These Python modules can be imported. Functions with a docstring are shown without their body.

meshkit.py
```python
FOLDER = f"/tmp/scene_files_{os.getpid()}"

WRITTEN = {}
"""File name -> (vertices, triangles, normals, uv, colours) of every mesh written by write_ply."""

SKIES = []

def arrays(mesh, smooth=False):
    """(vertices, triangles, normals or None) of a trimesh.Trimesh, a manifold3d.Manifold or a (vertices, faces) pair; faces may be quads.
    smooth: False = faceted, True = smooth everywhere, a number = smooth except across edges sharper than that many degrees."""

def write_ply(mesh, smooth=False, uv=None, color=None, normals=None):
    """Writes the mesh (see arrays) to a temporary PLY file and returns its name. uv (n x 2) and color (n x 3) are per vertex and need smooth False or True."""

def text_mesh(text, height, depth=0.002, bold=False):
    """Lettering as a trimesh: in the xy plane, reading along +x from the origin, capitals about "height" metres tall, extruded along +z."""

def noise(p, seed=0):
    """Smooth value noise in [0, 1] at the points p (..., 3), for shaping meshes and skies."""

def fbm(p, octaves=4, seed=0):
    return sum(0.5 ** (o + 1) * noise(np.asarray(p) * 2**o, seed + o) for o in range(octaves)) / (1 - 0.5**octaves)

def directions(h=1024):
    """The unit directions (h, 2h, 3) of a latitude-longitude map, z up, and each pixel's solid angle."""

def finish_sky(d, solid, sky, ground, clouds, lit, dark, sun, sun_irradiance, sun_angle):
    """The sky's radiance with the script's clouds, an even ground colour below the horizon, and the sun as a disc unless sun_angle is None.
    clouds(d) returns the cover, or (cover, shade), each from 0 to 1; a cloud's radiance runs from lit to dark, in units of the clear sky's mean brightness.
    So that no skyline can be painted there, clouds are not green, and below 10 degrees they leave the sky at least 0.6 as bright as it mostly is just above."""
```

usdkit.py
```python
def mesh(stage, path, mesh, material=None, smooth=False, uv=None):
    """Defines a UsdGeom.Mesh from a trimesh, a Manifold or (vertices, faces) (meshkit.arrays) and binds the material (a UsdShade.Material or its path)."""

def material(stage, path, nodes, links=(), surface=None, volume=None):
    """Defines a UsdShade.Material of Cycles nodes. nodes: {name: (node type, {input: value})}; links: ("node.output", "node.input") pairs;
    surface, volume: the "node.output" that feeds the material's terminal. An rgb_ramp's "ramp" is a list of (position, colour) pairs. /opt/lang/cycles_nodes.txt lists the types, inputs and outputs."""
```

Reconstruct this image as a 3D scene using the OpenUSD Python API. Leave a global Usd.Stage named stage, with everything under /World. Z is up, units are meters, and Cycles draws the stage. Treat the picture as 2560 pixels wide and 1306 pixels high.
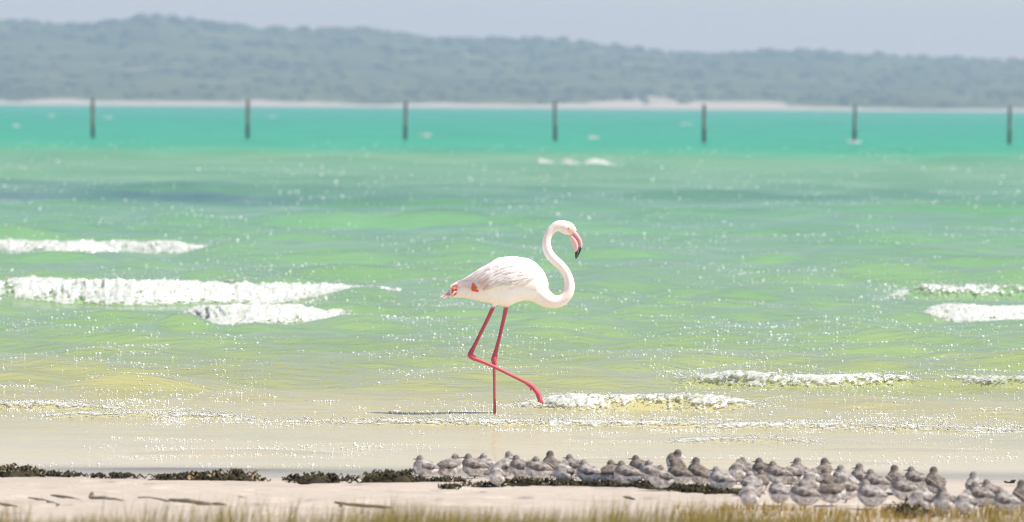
import math, random
import numpy as np
import trimesh
import manifold3d as m3
import usdkit, meshkit
from pxr import Usd, UsdGeom, UsdLux, UsdShade, Gf, Sdf, Vt

# ------------------------------------------------------------------ stage, camera, sky, sun
stage = Usd.Stage.CreateInMemory()
UsdGeom.SetStageUpAxis(stage, 'Z')
UsdGeom.SetStageMetersPerUnit(stage, 1.0)
UsdGeom.Xform.Define(stage, '/World')
UsdGeom.Scope.Define(stage, '/World/Looks')

FOCAL = 300.0
FPX = FOCAL / 36.0 * 2560
EYE = np.array([0.0, 0.0, 2.08])
PITCH = math.atan(397.0 / FPX)
ROLL = math.radians(0.403)
FWD = np.array([0, math.cos(PITCH), -math.sin(PITCH)])
UP0 = np.array([0, math.sin(PITCH), math.cos(PITCH)])
RT0 = np.array([1.0, 0, 0])
RT = math.cos(ROLL) * RT0 + math.sin(ROLL) * UP0
UP = -math.sin(ROLL) * RT0 + math.cos(ROLL) * UP0
cam = UsdGeom.Camera.Define(stage, '/World/camera')
M = Gf.Matrix4d(*RT, 0, *UP, 0, *(-FWD), 0, *EYE, 1)
cam.AddTransformOp().Set(M)
cam.CreateFocalLengthAttr(FOCAL)
cam.CreateHorizontalApertureAttr(36.0)
cam.CreateVerticalApertureAttr(36.0 * 522 / 1024)
cam.CreateClippingRangeAttr(Gf.Vec2f(1.0, 20000.0))
cam.CreateFStopAttr(6.3)
cam.CreateFocusDistanceAttr(56.6)
cam.CreateExposureAttr(0.6)

SUN_EL, SUN_AZ = math.radians(57), math.radians(106)
sund = np.array([math.sin(SUN_AZ) * math.cos(SUN_EL), math.cos(SUN_AZ) * math.cos(SUN_EL), math.sin(SUN_EL)])
sun = UsdLux.DistantLight.Define(stage, '/World/sun')
sx = np.cross([0, 0, 1.0], sund); sx /= np.linalg.norm(sx); sy = np.cross(sund, sx)
sun.AddTransformOp().Set(Gf.Matrix4d(*sx, 0, *sy, 0, *sund, 0, 0, 0, 60, 1))
sun.CreateIntensityAttr(1.25)
sun.CreateNormalizeAttr(True)
sun.CreateAngleAttr(0.53)
sun.CreateColorAttr(Gf.Vec3f(1.0, 0.95, 0.87))
dome = UsdLux.DomeLight.Define(stage, '/World/sky')
sky_mat = usdkit.material(stage, '/World/Looks/sky_air', {
    'sky': ('sky_texture', {'sky_type': 'single_scattering', 'sun_disc': False, 'sun_elevation': SUN_EL, 'sun_rotation': SUN_AZ,
                            'altitude': 0.0, 'air_density': 0.8, 'aerosol_density': 0.25, 'ozone_density': 1.5}),
    'veil': ('mix_color', {'blend_type': 'multiply', 'fac': 1.0, 'b': (1.24, 0.98, 0.97)}),
    'bg': ('background_shader', {'strength': 0.09})}, [('sky.color', 'veil.a'), ('veil.result', 'bg.color')], surface='bg.background')
UsdShade.MaterialBindingAPI.Apply(dome.GetPrim()).Bind(sky_mat)
dome.GetPrim().SetCustomDataByKey('kind', 'structure')


# ------------------------------------------------------------------ helpers
def pixel_ray(px, py):
    d = FWD + RT * ((px - 1280) / FPX) + UP * (-(py - 653) / FPX)
    return d / d[1]


def sea_point(px, py, z=0.0):
    """the point at height z where the photograph shows pixel (px, py)"""
    d = pixel_ray(px, py)
    return EYE + d * ((z - EYE[2]) / d[2])


SHORE, SLOPE = 47.3, 1 / 60.0


def sand_z(x, y):
    x, y = np.asarray(x, float), np.asarray(y, float)
    d = SHORE + 0.25 * np.sin(x * 0.55 + 0.7) + 0.12 * np.sin(x * 1.7) - y
    z = np.where(d > 0, d * SLOPE, d * SLOPE)
    z = np.where(d > 20, 20 * SLOPE + (d - 20) * 0.004, z)
    return np.maximum(z, -2.2)


def sand_point(px, py):
    z = 0.05
    for _ in range(12):
        p = sea_point(px, py, z)
        z = float(sand_z(p[0], p[1]))
    return np.array([p[0], p[1], z])


used_names = {}


def path_for(name, parent=None):
    base = (parent if parent else '/World') + '/' + name
    n = used_names.get(base, 0)
    used_names[base] = n + 1
    return base if n == 0 else f'{base}_{n:03d}'


def tag(prim, label=None, cat=None, group=None, kind=None):
    for k, v in (('label', label), ('category', cat), ('group', group), ('kind', kind)):
        if v:
            prim.SetCustomDataByKey(k, v)
    return prim


def obj(name, mesh, mat, parent=None, smooth=False, col=None, **kw):
    path = path_for(name, parent)
    v, f, n = meshkit.arrays(mesh, smooth)
    m = UsdGeom.Mesh.Define(stage, path)
    m.CreatePointsAttr(Vt.Vec3fArray.FromNumpy(v.astype(np.float32)))
    m.CreateFaceVertexCountsAttr(Vt.IntArray.FromNumpy(np.full(len(f), 3, np.int32)))
    m.CreateFaceVertexIndicesAttr(Vt.IntArray.FromNumpy(f.astype(np.int32).ravel()))
    m.CreateSubdivisionSchemeAttr('none')
    if n is not None:
        m.CreateNormalsAttr(Vt.Vec3fArray.FromNumpy(n.astype(np.float32)))
        m.SetNormalsInterpolation('vertex')
    if col is not None:
        UsdGeom.PrimvarsAPI(m).CreatePrimvar('tint', Sdf.ValueTypeNames.Color3fArray, 'vertex').Set(Vt.Vec3fArray.FromNumpy(np.asarray(col, np.float32)))
    UsdShade.MaterialBindingAPI.Apply(m.GetPrim()).Bind(mat)
    tag(m.GetPrim(), **kw)
    return path


def thing(name, loc, rotz=0.0, scale=None, **kw):
    path = path_for(name)
    x = UsdGeom.Xform.Define(stage, path)
    x.AddTranslateOp().Set(Gf.Vec3d(*map(float, loc)))
    x.AddRotateZOp().Set(float(rotz))
    if scale is not None:
        x.AddScaleOp().Set(Gf.Vec3f(*(float(q) for q in np.broadcast_to(scale, 3))))
    tag(x.GetPrim(), **kw)
    return path


def mat(name, nodes, links=(), surface=None, volume=None):
    return usdkit.material(stage, '/World/Looks/' + name, nodes, links, surface, volume)


def smoothstep(a, b, x):
    t = np.clip((np.asarray(x, float) - a) / (b - a), 0, 1)
    return t * t * (3 - 2 * t)


def grid_faces(nr, nc):
    i, j = np.meshgrid(np.arange(nr - 1), np.arange(nc - 1), indexing='ij')
    a = i * nc + j
    return np.vstack([np.stack([a, a + 1, a + nc + 1], -1).reshape(-1, 3), np.stack([a, a + nc + 1, a + nc], -1).reshape(-1, 3)])


def tube(pts, radii, sides=10, squash=None):
    """closed tube along a polyline; returns (v, f)"""
    p = np.asarray(pts, float); r = np.broadcast_to(np.asarray(radii, float), (len(p),))
    t = np.gradient(p, axis=0); t /= np.linalg.norm(t, axis=1, keepdims=True)
    ref = np.array([0, 1.0, 0]) if np.abs(t[:, 1]).max() < 0.9 else np.array([0, 0, 1.0])
    a = np.cross(t, ref); a /= np.linalg.norm(a, axis=1, keepdims=True)
    b = np.cross(t, a)
    ang = np.arange(sides) * 2 * np.pi / sides
    sq = 1.0 if squash is None else np.asarray(squash, float).reshape(-1, 1, 1)
    v = p[:, None] + r[:, None, None] * (np.cos(ang)[None, :, None] * a[:, None] + sq * np.sin(ang)[None, :, None] * b[:, None])
    n = len(p); i, j = np.meshgrid(np.arange(n - 1), np.arange(sides), indexing='ij')
    q = np.stack([i * sides + j, i * sides + (j + 1) % sides, (i + 1) * sides + (j + 1) % sides, (i + 1) * sides + j], -1).reshape(-1, 4)
    f = np.vstack([q[:, [0, 1, 2]], q[:, [0, 2, 3]]])
    v = v.reshape(-1, 3); c0, c1 = len(v), len(v) + 1
    v = np.vstack([v, p[:1], p[-1:]])
    k = np.arange(sides)
    f = np.vstack([f, np.stack([np.full(sides, c0), (k + 1) % sides, k], -1),
                   np.stack([np.full(sides, c1), (n - 1) * sides + k, (n - 1) * sides + (k + 1) % sides], -1)])
    return v, f


def outward(v, f):
    tm = trimesh.Trimesh(v, f, process=False)
    if tm.volume < 0:
        f = f[:, ::-1]
    return v, f


def mani(v, f):
    v, f = outward(v, f)
    return m3.Manifold(m3.Mesh(np.asarray(v, np.float32), np.asarray(f, np.uint32)))


def to_tm(m):
    q = m.to_mesh()
    return trimesh.Trimesh(q.vert_properties[:, :3].astype(float), q.tri_verts.astype(int), process=True)


def spline(pts, n):
    from scipy.interpolate import PchipInterpolator, CubicSpline
    p = np.asarray(pts, float)
    d = np.r_[0, np.cumsum(np.linalg.norm(np.diff(p[:, :2], axis=0), axis=1) + 1e-9)]
    t = np.linspace(0, d[-1], n)
    return np.stack([CubicSpline(d, p[:, k])(t) if k < 2 else PchipInterpolator(d, p[:, k])(t) for k in range(p.shape[1])], 1)


def ball(c, r, n=14):
    return m3.Manifold.sphere(r, n).translate(tuple(map(float, c)))


def chain(nodes, n=14):
    """hulls of the spheres at neighbouring joints, united"""
    parts = [m3.Manifold.batch_hull([ball(a[:3], a[3], n), ball(b[:3], b[3], n)]) for a, b in zip(nodes[:-1], nodes[1:])]
    return m3.Manifold.batch_boolean(parts, m3.OpType.Add)


def smooth_mesh(m, edge, it=12):
    tm = to_tm(m.refine_to_length(edge))
    trimesh.smoothing.filter_taubin(tm, lamb=0.5, nu=0.52, iterations=it)
    return tm


# ------------------------------------------------------------------ materials
def plain(name, col, rough=0.7, bump=None, var=None, transl=0.0, spec=0.5):
    nodes = {'p': ('principled_bsdf', {'base_color': col, 'roughness': rough, 'specular_ior_level': spec})}
    links = []
    if var or bump:
        nodes['geo'] = ('texture_coordinate', {})
    if var:
        sc, lo, hi = var
        nodes['n'] = ('noise_texture', {'scale': sc, 'detail': 4.0, 'roughness': 0.6})
        nodes['r'] = ('rgb_ramp', {'ramp': [(0.3, lo), (0.7, hi)]})
        links += [('geo.object', 'n.vector'), ('n.fac', 'r.fac'), ('r.color', 'p.base_color')]
    if bump:
        sc, st, dist = bump
        nodes['bn'] = ('noise_texture', {'scale': sc, 'detail': 4.0})
        nodes['b'] = ('bump', {'strength': st, 'distance': dist})
        links += [('geo.object', 'bn.vector'), ('bn.fac', 'b.height'), ('b.normal', 'p.normal')]
    out = 'p.BSDF'
    if transl:
        nodes['t'] = ('translucent_bsdf', {'color': col})
        nodes['mx'] = ('mix_closure', {'fac': transl})
        links += [('p.BSDF', 'mx.closure1'), ('t.BSDF', 'mx.closure2')]
        if var:
            links.append(('r.color', 't.color'))
        out = 'mx.closure'
    return mat(name, nodes, links, surface=out)


def tinted(name, rough, spec=0.3, noise_scale=None, amount=0.15, bump=None, transl=0.0):
    """colour comes from the mesh's own plumage colours, with fine feather mottling"""
    nodes = {'a': ('attribute', {'attribute': 'tint'}), 'p': ('principled_bsdf', {'roughness': rough, 'specular_ior_level': spec, 'sheen_weight': 0.1})}
    links = []
    src = 'a.color'
    nodes['tc'] = ('texture_coordinate', {})
    if noise_scale:
        nodes['n'] = ('noise_texture', {'scale': noise_scale, 'detail': 3.0})
        nodes['r'] = ('rgb_ramp', {'ramp': [(0.3, (1 - amount,) * 3), (0.7, (1 + 0.0,) * 3)]})
        nodes['m'] = ('mix_color', {'blend_type': 'multiply', 'fac': 1.0})
        links += [('tc.object', 'n.vector'), ('n.fac', 'r.fac'), ('a.color', 'm.a'), ('r.color', 'm.b')]
        src = 'm.result'
    links.append((src, 'p.base_color'))
    if bump:
        sc, st, dist = bump
        nodes['bn'] = ('noise_texture', {'scale': sc, 'detail': 3.0})
        nodes['b'] = ('bump', {'strength': st, 'distance': dist})
        links += [('tc.object', 'bn.vector'), ('bn.fac', 'b.height'), ('b.normal', 'p.normal')]
    out = 'p.BSDF'
    if transl:
        nodes['t'] = ('translucent_bsdf', {})
        nodes['mx'] = ('mix_closure', {'fac': transl})
        links += [(src, 't.color'), ('p.BSDF', 'mx.closure1'), ('t.BSDF', 'mx.closure2')]
        out = 'mx.closure'
    return mat(name, nodes, links, surface=out)


# sand: dry and pale, damp towards the water's edge (a function of the height above the water)
sand_mat = mat('beach_sand', {
    'g': ('geometry', {}), 'xyz': ('separate_xyz', {}),
    'n1': ('noise_texture', {'scale': 1.1, 'detail': 6.0, 'roughness': 0.6}),
    'n2': ('noise_texture', {'scale': 60.0, 'detail': 4.0, 'roughness': 0.7}),
    'r1': ('rgb_ramp', {'ramp': [(0.25, (0.385, 0.325, 0.265)), (0.5, (0.44, 0.38, 0.315)), (0.75, (0.48, 0.42, 0.36))]}),
    'r2': ('rgb_ramp', {'ramp': [(0.3, (0.86, 0.86, 0.86)), (0.7, (1.0, 1.0, 1.0))]}),
    'mul': ('mix_color', {'blend_type': 'multiply', 'fac': 1.0}),
    'wet': ('map_range', {'range_type': 'smoothstep', 'from_min': 0.004, 'from_max': 0.02, 'to_min': 1.0, 'to_max': 0.0, 'clamp': True}),
    'damp': ('mix_color', {'blend_type': 'multiply', 'fac': 1.0, 'b': (0.98, 0.97, 0.95)}),
    'wetcol': ('mix_color', {}),
    'rough': ('map_range', {'from_min': 0.0, 'from_max': 1.0, 'to_min': 0.9, 'to_max': 0.35}),
    'bn': ('noise_texture', {'scale': 18.0, 'detail': 6.0, 'roughness': 0.65}),
    'b': ('bump', {'strength': 0.6, 'distance': 0.02}),
    'p': ('principled_bsdf', {'specular_ior_level': 0.3})},
    [('g.position', 'xyz.vector'), ('g.position', 'n1.vector'), ('g.position', 'n2.vector'), ('g.position', 'bn.vector'),
     ('n1.fac', 'r1.fac'), ('n2.fac', 'r2.fac'), ('r1.color', 'mul.a'), ('r2.color', 'mul.b'), ('xyz.z', 'wet.value'),
     ('mul.result', 'damp.a'), ('mul.result', 'wetcol.a'), ('damp.result', 'wetcol.b'), ('wet.result', 'wetcol.fac'),
     ('wetcol.result', 'p.base_color'), ('wet.result', 'rough.value'), ('rough.result', 'p.roughness'),
     ('bn.fac', 'b.height'), ('b.normal', 'p.normal')], surface='p.BSDF')

# water: turbid body colour by depth zone and bottom (sand, weed bed, deep channel) under a sharp reflecting surface
W_RAMP = [(0.0, (0.012, 0.285, 0.20)), (0.05, (0.004, 0.285, 0.19)), (0.108, (0.004, 0.295, 0.175)), (0.130, (0.03, 0.305, 0.17)),
          (0.160, (0.145, 0.325, 0.17)), (0.20, (0.155, 0.325, 0.17)), (0.29, (0.148, 0.318, 0.178)), (0.37, (0.163, 0.322, 0.175)),
          (0.48, (0.195, 0.33, 0.168)), (0.64, (0.232, 0.34, 0.152)), (0.75, (0.315, 0.345, 0.145)), (0.82, (0.42, 0.38, 0.18)), (0.90, (0.47, 0.415, 0.26)), (1.0, (0.48, 0.42, 0.33))]
water_mat = mat('sea_water', {
    'g': ('geometry', {}), 'xyz': ('separate_xyz', {}),
    'mp': ('mapping', {'scale': (0.05, 0.018, 0.0)}),
    'zn': ('noise_texture', {'scale': 1.0, 'detail': 4.0, 'roughness': 0.55}),
    'zs': ('math', {'math_type': 'subtract', 'value2': 0.5}),
    'zm': ('math', {'math_type': 'multiply_add', 'value2': 0.24, 'value3': 1.0}),
    'yy': ('math', {'math_type': 'multiply'}),
    't': ('math', {'math_type': 'divide', 'value1': 48.0}),
    'ramp': ('rgb_ramp', {'ramp': W_RAMP}),
    # weed bed on the bottom about 180 m out
    'd1': ('map_range', {'range_type': 'smoothstep', 'from_min': 150.0, 'from_max': 174.0, 'to_min': 0.0, 'to_max': 1.0, 'clamp': True}),
    'd2': ('map_range', {'range_type': 'smoothstep', 'from_min': 180.0, 'from_max': 215.0, 'to_min': 1.0, 'to_max': 0.0, 'clamp': True}),
    'dm': ('math', {'math_type': 'multiply'}),
    'wm': ('mapping', {'scale': (0.11, 0.05, 0.0), 'location': (2.3, 0.4, 0.0)}),
    'wn': ('noise_texture', {'scale': 1.0, 'detail': 5.0, 'roughness': 0.6}),
    'wr': ('map_range', {'range_type': 'smoothstep', 'from_min': 0.42, 'from_max': 0.62, 'to_min': 0.25, 'to_max': 1.0, 'clamp': True}),
    'wx': ('map_range', {'range_type': 'smoothstep', 'from_min': -5.5, 'from_max': -1.0, 'to_min': 1.0, 'to_max': 0.42, 'clamp': True}),
    'dm2': ('math', {'math_type': 'multiply'}), 'dm3': ('math', {'math_type': 'multiply'}),
    'weed': ('mix_color', {'b': (0.035, 0.13, 0.115)}),
    # suspended sand streaks
    'sm': ('mapping', {'scale': (0.35, 0.12, 0.0)}),
    'sn': ('noise_texture', {'scale': 1.0, 'detail': 5.0, 'roughness': 0.6}),
    'sr': ('rgb_ramp', {'ramp': [(0.3, (0.82, 0.87, 0.82)), (0.7, (1.0, 1.0, 1.0))]}),
    'fm': ('mapping', {'scale': (0.10, 0.016, 0.0)}),  # light and dark of far wave faces, painted into the water colour
    'fn': ('noise_texture', {'scale': 1.0, 'detail': 5.0, 'roughness': 0.65}),
    'frp': ('rgb_ramp', {'ramp': [(0.32, (0.74, 0.86, 0.84)), (0.5, (0.95, 0.97, 0.96)), (0.68, (1.0, 1.0, 1.0))]}),
    'fcol': ('mix_color', {'blend_type': 'multiply'}),
    'ff': ('map_range', {'range_type': 'smoothstep', 'from_min': 120.0, 'from_max': 320.0, 'to_min': 0.0, 'to_max': 1.0, 'clamp': True}),
    'col': ('mix_color', {'blend_type': 'multiply', 'fac': 1.0}),
    # ripples
    'b1m': ('mapping', {'scale': (2.6, 6.5, 3.0)}),
    'b1': ('noise_texture', {'scale': 1.0, 'detail': 3.0, 'roughness': 0.55}),
    'b2m': ('mapping', {'scale': (9.0, 20.0, 12.0)}),
    'b2': ('noise_texture', {'scale': 1.0, 'detail': 2.0, 'roughness': 0.5}),
    'calm': ('map_range', {'range_type': 'smoothstep', 'from_min': 48.0, 'from_max': 58.0, 'to_min': 0.12, 'to_max': 1.0, 'clamp': True}),
    'h1': ('math', {'math_type': 'multiply', 'value2': 0.030}),
    'h2': ('math', {'math_type': 'multiply_add', 'value2': 0.008}),
    'h3': ('math', {'math_type': 'multiply'}),
    'bump': ('bump', {'strength': 1.0, 'distance': 1.0}),
    'upmix': ('mix_vector', {'fac': 0.93, 'b': (0.0, 0.0, 1.0)}),
    'nrm': ('vector_math', {'math_type': 'normalize'}),
    'dif': ('diffuse_bsdf', {}),
    'tr': ('transparent_bsdf', {'color': (0.97, 0.98, 0.95)}),
    'depth': ('map_range', {'range_type': 'smoothstep', 'from_min': 47.0, 'from_max': 48.9, 'to_min': 0.0, 'to_max': 1.0, 'clamp': True}),
    'body': ('mix_closure', {}),
    'gl': ('glossy_bsdf', {'roughness': 0.07, 'distribution': 'ggx'}),
    'fr': ('fresnel', {'IOR': 1.333}),
    'frc': ('math', {'math_type': 'minimum'}),
    'capf': ('map_range', {'from_min': 58.0, 'from_max': 330.0, 'to_min': 1.0, 'to_max': 0.42, 'clamp': True}),
    'capn': ('map_range', {'from_min': 48.0, 'from_max': 64.0, 'to_min': 0.34, 'to_max': 0.64, 'clamp': True}),
    'cap': ('math', {'math_type': 'multiply'}),
    'out': ('mix_closure', {})},
    [('g.position', 'xyz.vector'), ('g.position', 'mp.vector'), ('mp.vector', 'zn.vector'), ('zn.fac', 'zs.value1'), ('zs.value', 'zm.value1'),
     ('xyz.y', 'yy.value1'), ('zm.value', 'yy.value2'), ('yy.value', 't.value2'), ('t.value', 'ramp.fac'),
     ('xyz.y', 'd1.value'), ('xyz.y', 'd2.value'), ('d1.result', 'dm.value1'), ('d2.result', 'dm.value2'),
     ('g.position', 'wm.vector'), ('wm.vector', 'wn.vector'), ('wn.fac', 'wr.value'), ('xyz.x', 'wx.value'),
     ('dm.value', 'dm2.value1'), ('wr.result', 'dm2.value2'), ('dm2.value', 'dm3.value1'), ('wx.result', 'dm3.value2'),
     ('ramp.color', 'weed.a'), ('dm3.value', 'weed.fac'),
     ('g.position', 'sm.vector'), ('sm.vector', 'sn.vector'), ('sn.fac', 'sr.fac'), ('g.position', 'fm.vector'), ('fm.vector', 'fn.vector'), ('fn.fac', 'frp.fac'), ('weed.result', 'fcol.a'), ('frp.color', 'fcol.b'), ('xyz.y', 'ff.value'), ('ff.result', 'fcol.fac'), ('fcol.result', 'col.a'), ('sr.color', 'col.b'), ('col.result', 'dif.color'),
     ('g.position', 'b1m.vector'), ('b1m.vector', 'b1.vector'), ('g.position', 'b2m.vector'), ('b2m.vector', 'b2.vector'),
     ('b1.fac', 'h1.value1'), ('b2.fac', 'h2.value1'), ('h1.value', 'h2.value3'), ('xyz.y', 'calm.value'), ('h2.value', 'h3.value1'), ('calm.result', 'h3.value2'),
     ('h3.value', 'bump.height'), ('g.normal', 'upmix.a'), ('upmix.result', 'nrm.vector1'), ('nrm.vector', 'dif.normal'),
     ('bump.normal', 'gl.normal'), ('bump.normal', 'fr.normal'), ('fr.fac', 'frc.value1'), ('xyz.y', 'capf.value'), ('xyz.y', 'capn.value'), ('capf.result', 'cap.value1'), ('capn.result', 'cap.value2'), ('cap.value', 'frc.value2'),
     ('xyz.y', 'depth.value'), ('depth.result', 'body.fac'), ('tr.BSDF', 'body.closure1'), ('dif.BSDF', 'body.closure2'),
     ('frc.value', 'out.fac'), ('body.closure', 'out.closure1'), ('gl.BSDF', 'out.closure2')], surface='out.closure')

foam_mat = mat('sea_foam', {
    'g': ('geometry', {}), 'um': ('mix_vector', {'fac': 0.85, 'b': (0.0, 0.0, 1.0)}), 'nn': ('vector_math', {'math_type': 'normalize'}),
    'a': ('attribute', {'attribute': 'tint'}), 'sep': ('separate_color', {}),
    'n1': ('noise_texture', {'scale': 26.0, 'detail': 4.0, 'roughness': 0.7}),
    'nm': ('math', {'math_type': 'multiply_add', 'value2': 1.9, 'value3': -0.95}), 'ad': ('math', {'math_type': 'add'}),
    'al': ('map_range', {'range_type': 'smoothstep', 'from_min': 0.20, 'from_max': 0.85, 'to_min': 0.0, 'to_max': 0.95, 'clamp': True}),
    'r': ('rgb_ramp', {'ramp': [(0.34, (0.52, 0.555, 0.515)), (0.60, (0.76, 0.765, 0.745))]}),
    'd': ('diffuse_bsdf', {}), 't': ('translucent_bsdf', {}), 'm': ('mix_closure', {'fac': 0.35}),
    'gl': ('glossy_bsdf', {'color': (1.0, 1.0, 1.0), 'roughness': 0.32}), 'w': ('mix_closure', {'fac': 0.10}),
    'x': ('transparent_bsdf', {'color': (1.0, 1.0, 1.0)}), 'o': ('mix_closure', {})},
    [('g.normal', 'um.a'), ('um.result', 'nn.vector1'), ('nn.vector', 'd.normal'), ('g.position', 'n1.vector'), ('n1.fac', 'r.fac'), ('r.color', 'd.color'), ('r.color', 't.color'),
     ('a.color', 'sep.color'), ('n1.fac', 'nm.value1'), ('sep.r', 'ad.value1'), ('nm.value', 'ad.value2'), ('ad.value', 'al.value'),
     ('d.BSDF', 'm.closure1'), ('t.BSDF', 'm.closure2'), ('m.closure', 'w.closure1'), ('gl.BSDF', 'w.closure2'),
     ('al.result', 'o.fac'), ('x.BSDF', 'o.closure1'), ('w.closure', 'o.closure2')], surface='o.closure')
glint_mat = mat('painted_sun_glint', {  # near-white colour that makes the added flecks read as sun glints
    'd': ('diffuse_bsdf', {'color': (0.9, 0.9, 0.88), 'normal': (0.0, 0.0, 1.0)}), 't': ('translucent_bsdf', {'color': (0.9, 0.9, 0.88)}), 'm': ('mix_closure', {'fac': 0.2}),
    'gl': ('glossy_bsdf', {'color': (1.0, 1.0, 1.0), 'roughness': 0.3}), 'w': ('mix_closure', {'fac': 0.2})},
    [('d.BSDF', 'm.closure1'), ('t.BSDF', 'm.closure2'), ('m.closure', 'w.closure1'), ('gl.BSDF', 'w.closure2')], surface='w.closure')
hill_mat = mat('scrub_hillside', {
    'g': ('geometry', {}), 'xyz': ('separate_xyz', {}),
    'n': ('noise_texture', {'scale': 0.02, 'detail': 6.0, 'roughness': 0.62}),
    'r': ('rgb_ramp', {'ramp': [(0.30, (0.050, 0.072, 0.046)), (0.46, (0.072, 0.095, 0.052)), (0.58, (0.105, 0.13, 0.06)), (0.72, (0.17, 0.17, 0.10))]}),
    'n2': ('noise_texture', {'scale': 0.035, 'detail': 3.0}),
    'bare': ('map_range', {'range_type': 'smoothstep', 'from_min': 0.66, 'from_max': 0.72, 'to_min': 0.0, 'to_max': 0.8, 'clamp': True}),
    'mx': ('mix_color', {'b': (0.42, 0.36, 0.28)}),
    'shore_n': ('noise_texture', {'scale': 0.03, 'detail': 4.0}),
    'lim': ('map_range', {'from_min': 0.3, 'from_max': 0.7, 'to_min': 0.6, 'to_max': 2.6, 'clamp': True}),
    'xl': ('map_range', {'range_type': 'smoothstep', 'from_min': 80.0, 'from_max': 110.0, 'to_min': 1.0, 'to_max': 0.25, 'clamp': True}),
    'xd': ('map_range', {'range_type': 'smoothstep', 'from_min': 10.0, 'from_max': 60.0, 'to_min': 1.0, 'to_max': 2.0, 'clamp': True}),
    'lx': ('math', {'math_type': 'multiply'}), 'lx2': ('math', {'math_type': 'multiply'}),
    'sub': ('math', {'math_type': 'subtract'}),
    'sandm': ('map_range', {'range_type': 'smoothstep', 'from_min': -0.15, 'from_max': 0.15, 'to_min': 0.0, 'to_max': 1.0, 'clamp': True}),
    'fin': ('mix_color', {'b': (0.42, 0.37, 0.31)}),
    'd': ('diffuse_bsdf', {})},
    [('g.position', 'xyz.vector'), ('g.position', 'n.vector'), ('g.position', 'n2.vector'), ('g.position', 'shore_n.vector'), ('n.fac', 'r.fac'), ('r.color', 'mx.a'),
     ('n2.fac', 'bare.value'), ('bare.result', 'mx.fac'), ('shore_n.fac', 'lim.value'), ('xyz.x', 'xl.value'), ('xyz.x', 'xd.value'),
     ('lim.result', 'lx.value1'), ('xl.result', 'lx.value2'), ('lx.value', 'lx2.value1'), ('xd.result', 'lx2.value2'),
     ('lx2.value', 'sub.value1'), ('xyz.z', 'sub.value2'), ('sub.value', 'sandm.value'),
     ('mx.result', 'fin.a'), ('sandm.result', 'fin.fac'), ('fin.result', 'd.color')], surface='d.BSDF')
scrub_mats = [plain(n, c, 0.9, spec=0.1) for n, c in (('scrub_dark', (0.055, 0.075, 0.045)), ('scrub_olive', (0.08, 0.105, 0.05)), ('scrub_dry', (0.13, 0.14, 0.07)))]
bird_mat = tinted('flamingo_plumage', 0.6, 0.25, 30.0, 0.06, bump=(120.0, 0.25, 0.003))
feather_mat = tinted('flamingo_feather', 0.6, 0.25, transl=0.12)
tail_mat = tinted('flamingo_tail_plume', 0.6, 0.25, transl=0.4)
beak_mat = tinted('flamingo_beak', 0.35, 0.5)
eye_mat = plain('eye_yellow', (0.72, 0.42, 0.12), 0.15)
pupil_mat = plain('eye_pupil', (0.02, 0.015, 0.015), 0.1)
wader_mat = tinted('wader_plumage', 0.8, 0.2, 48.0, 0.7, bump=(160.0, 0.4, 0.003))
wader_wing_mat = tinted('wader_wing', 0.75, 0.2, 50.0, 0.8, bump=(160.0, 0.5, 0.003))
horn_mat = plain('dark_horn', (0.03, 0.027, 0.025), 0.4)
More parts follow.
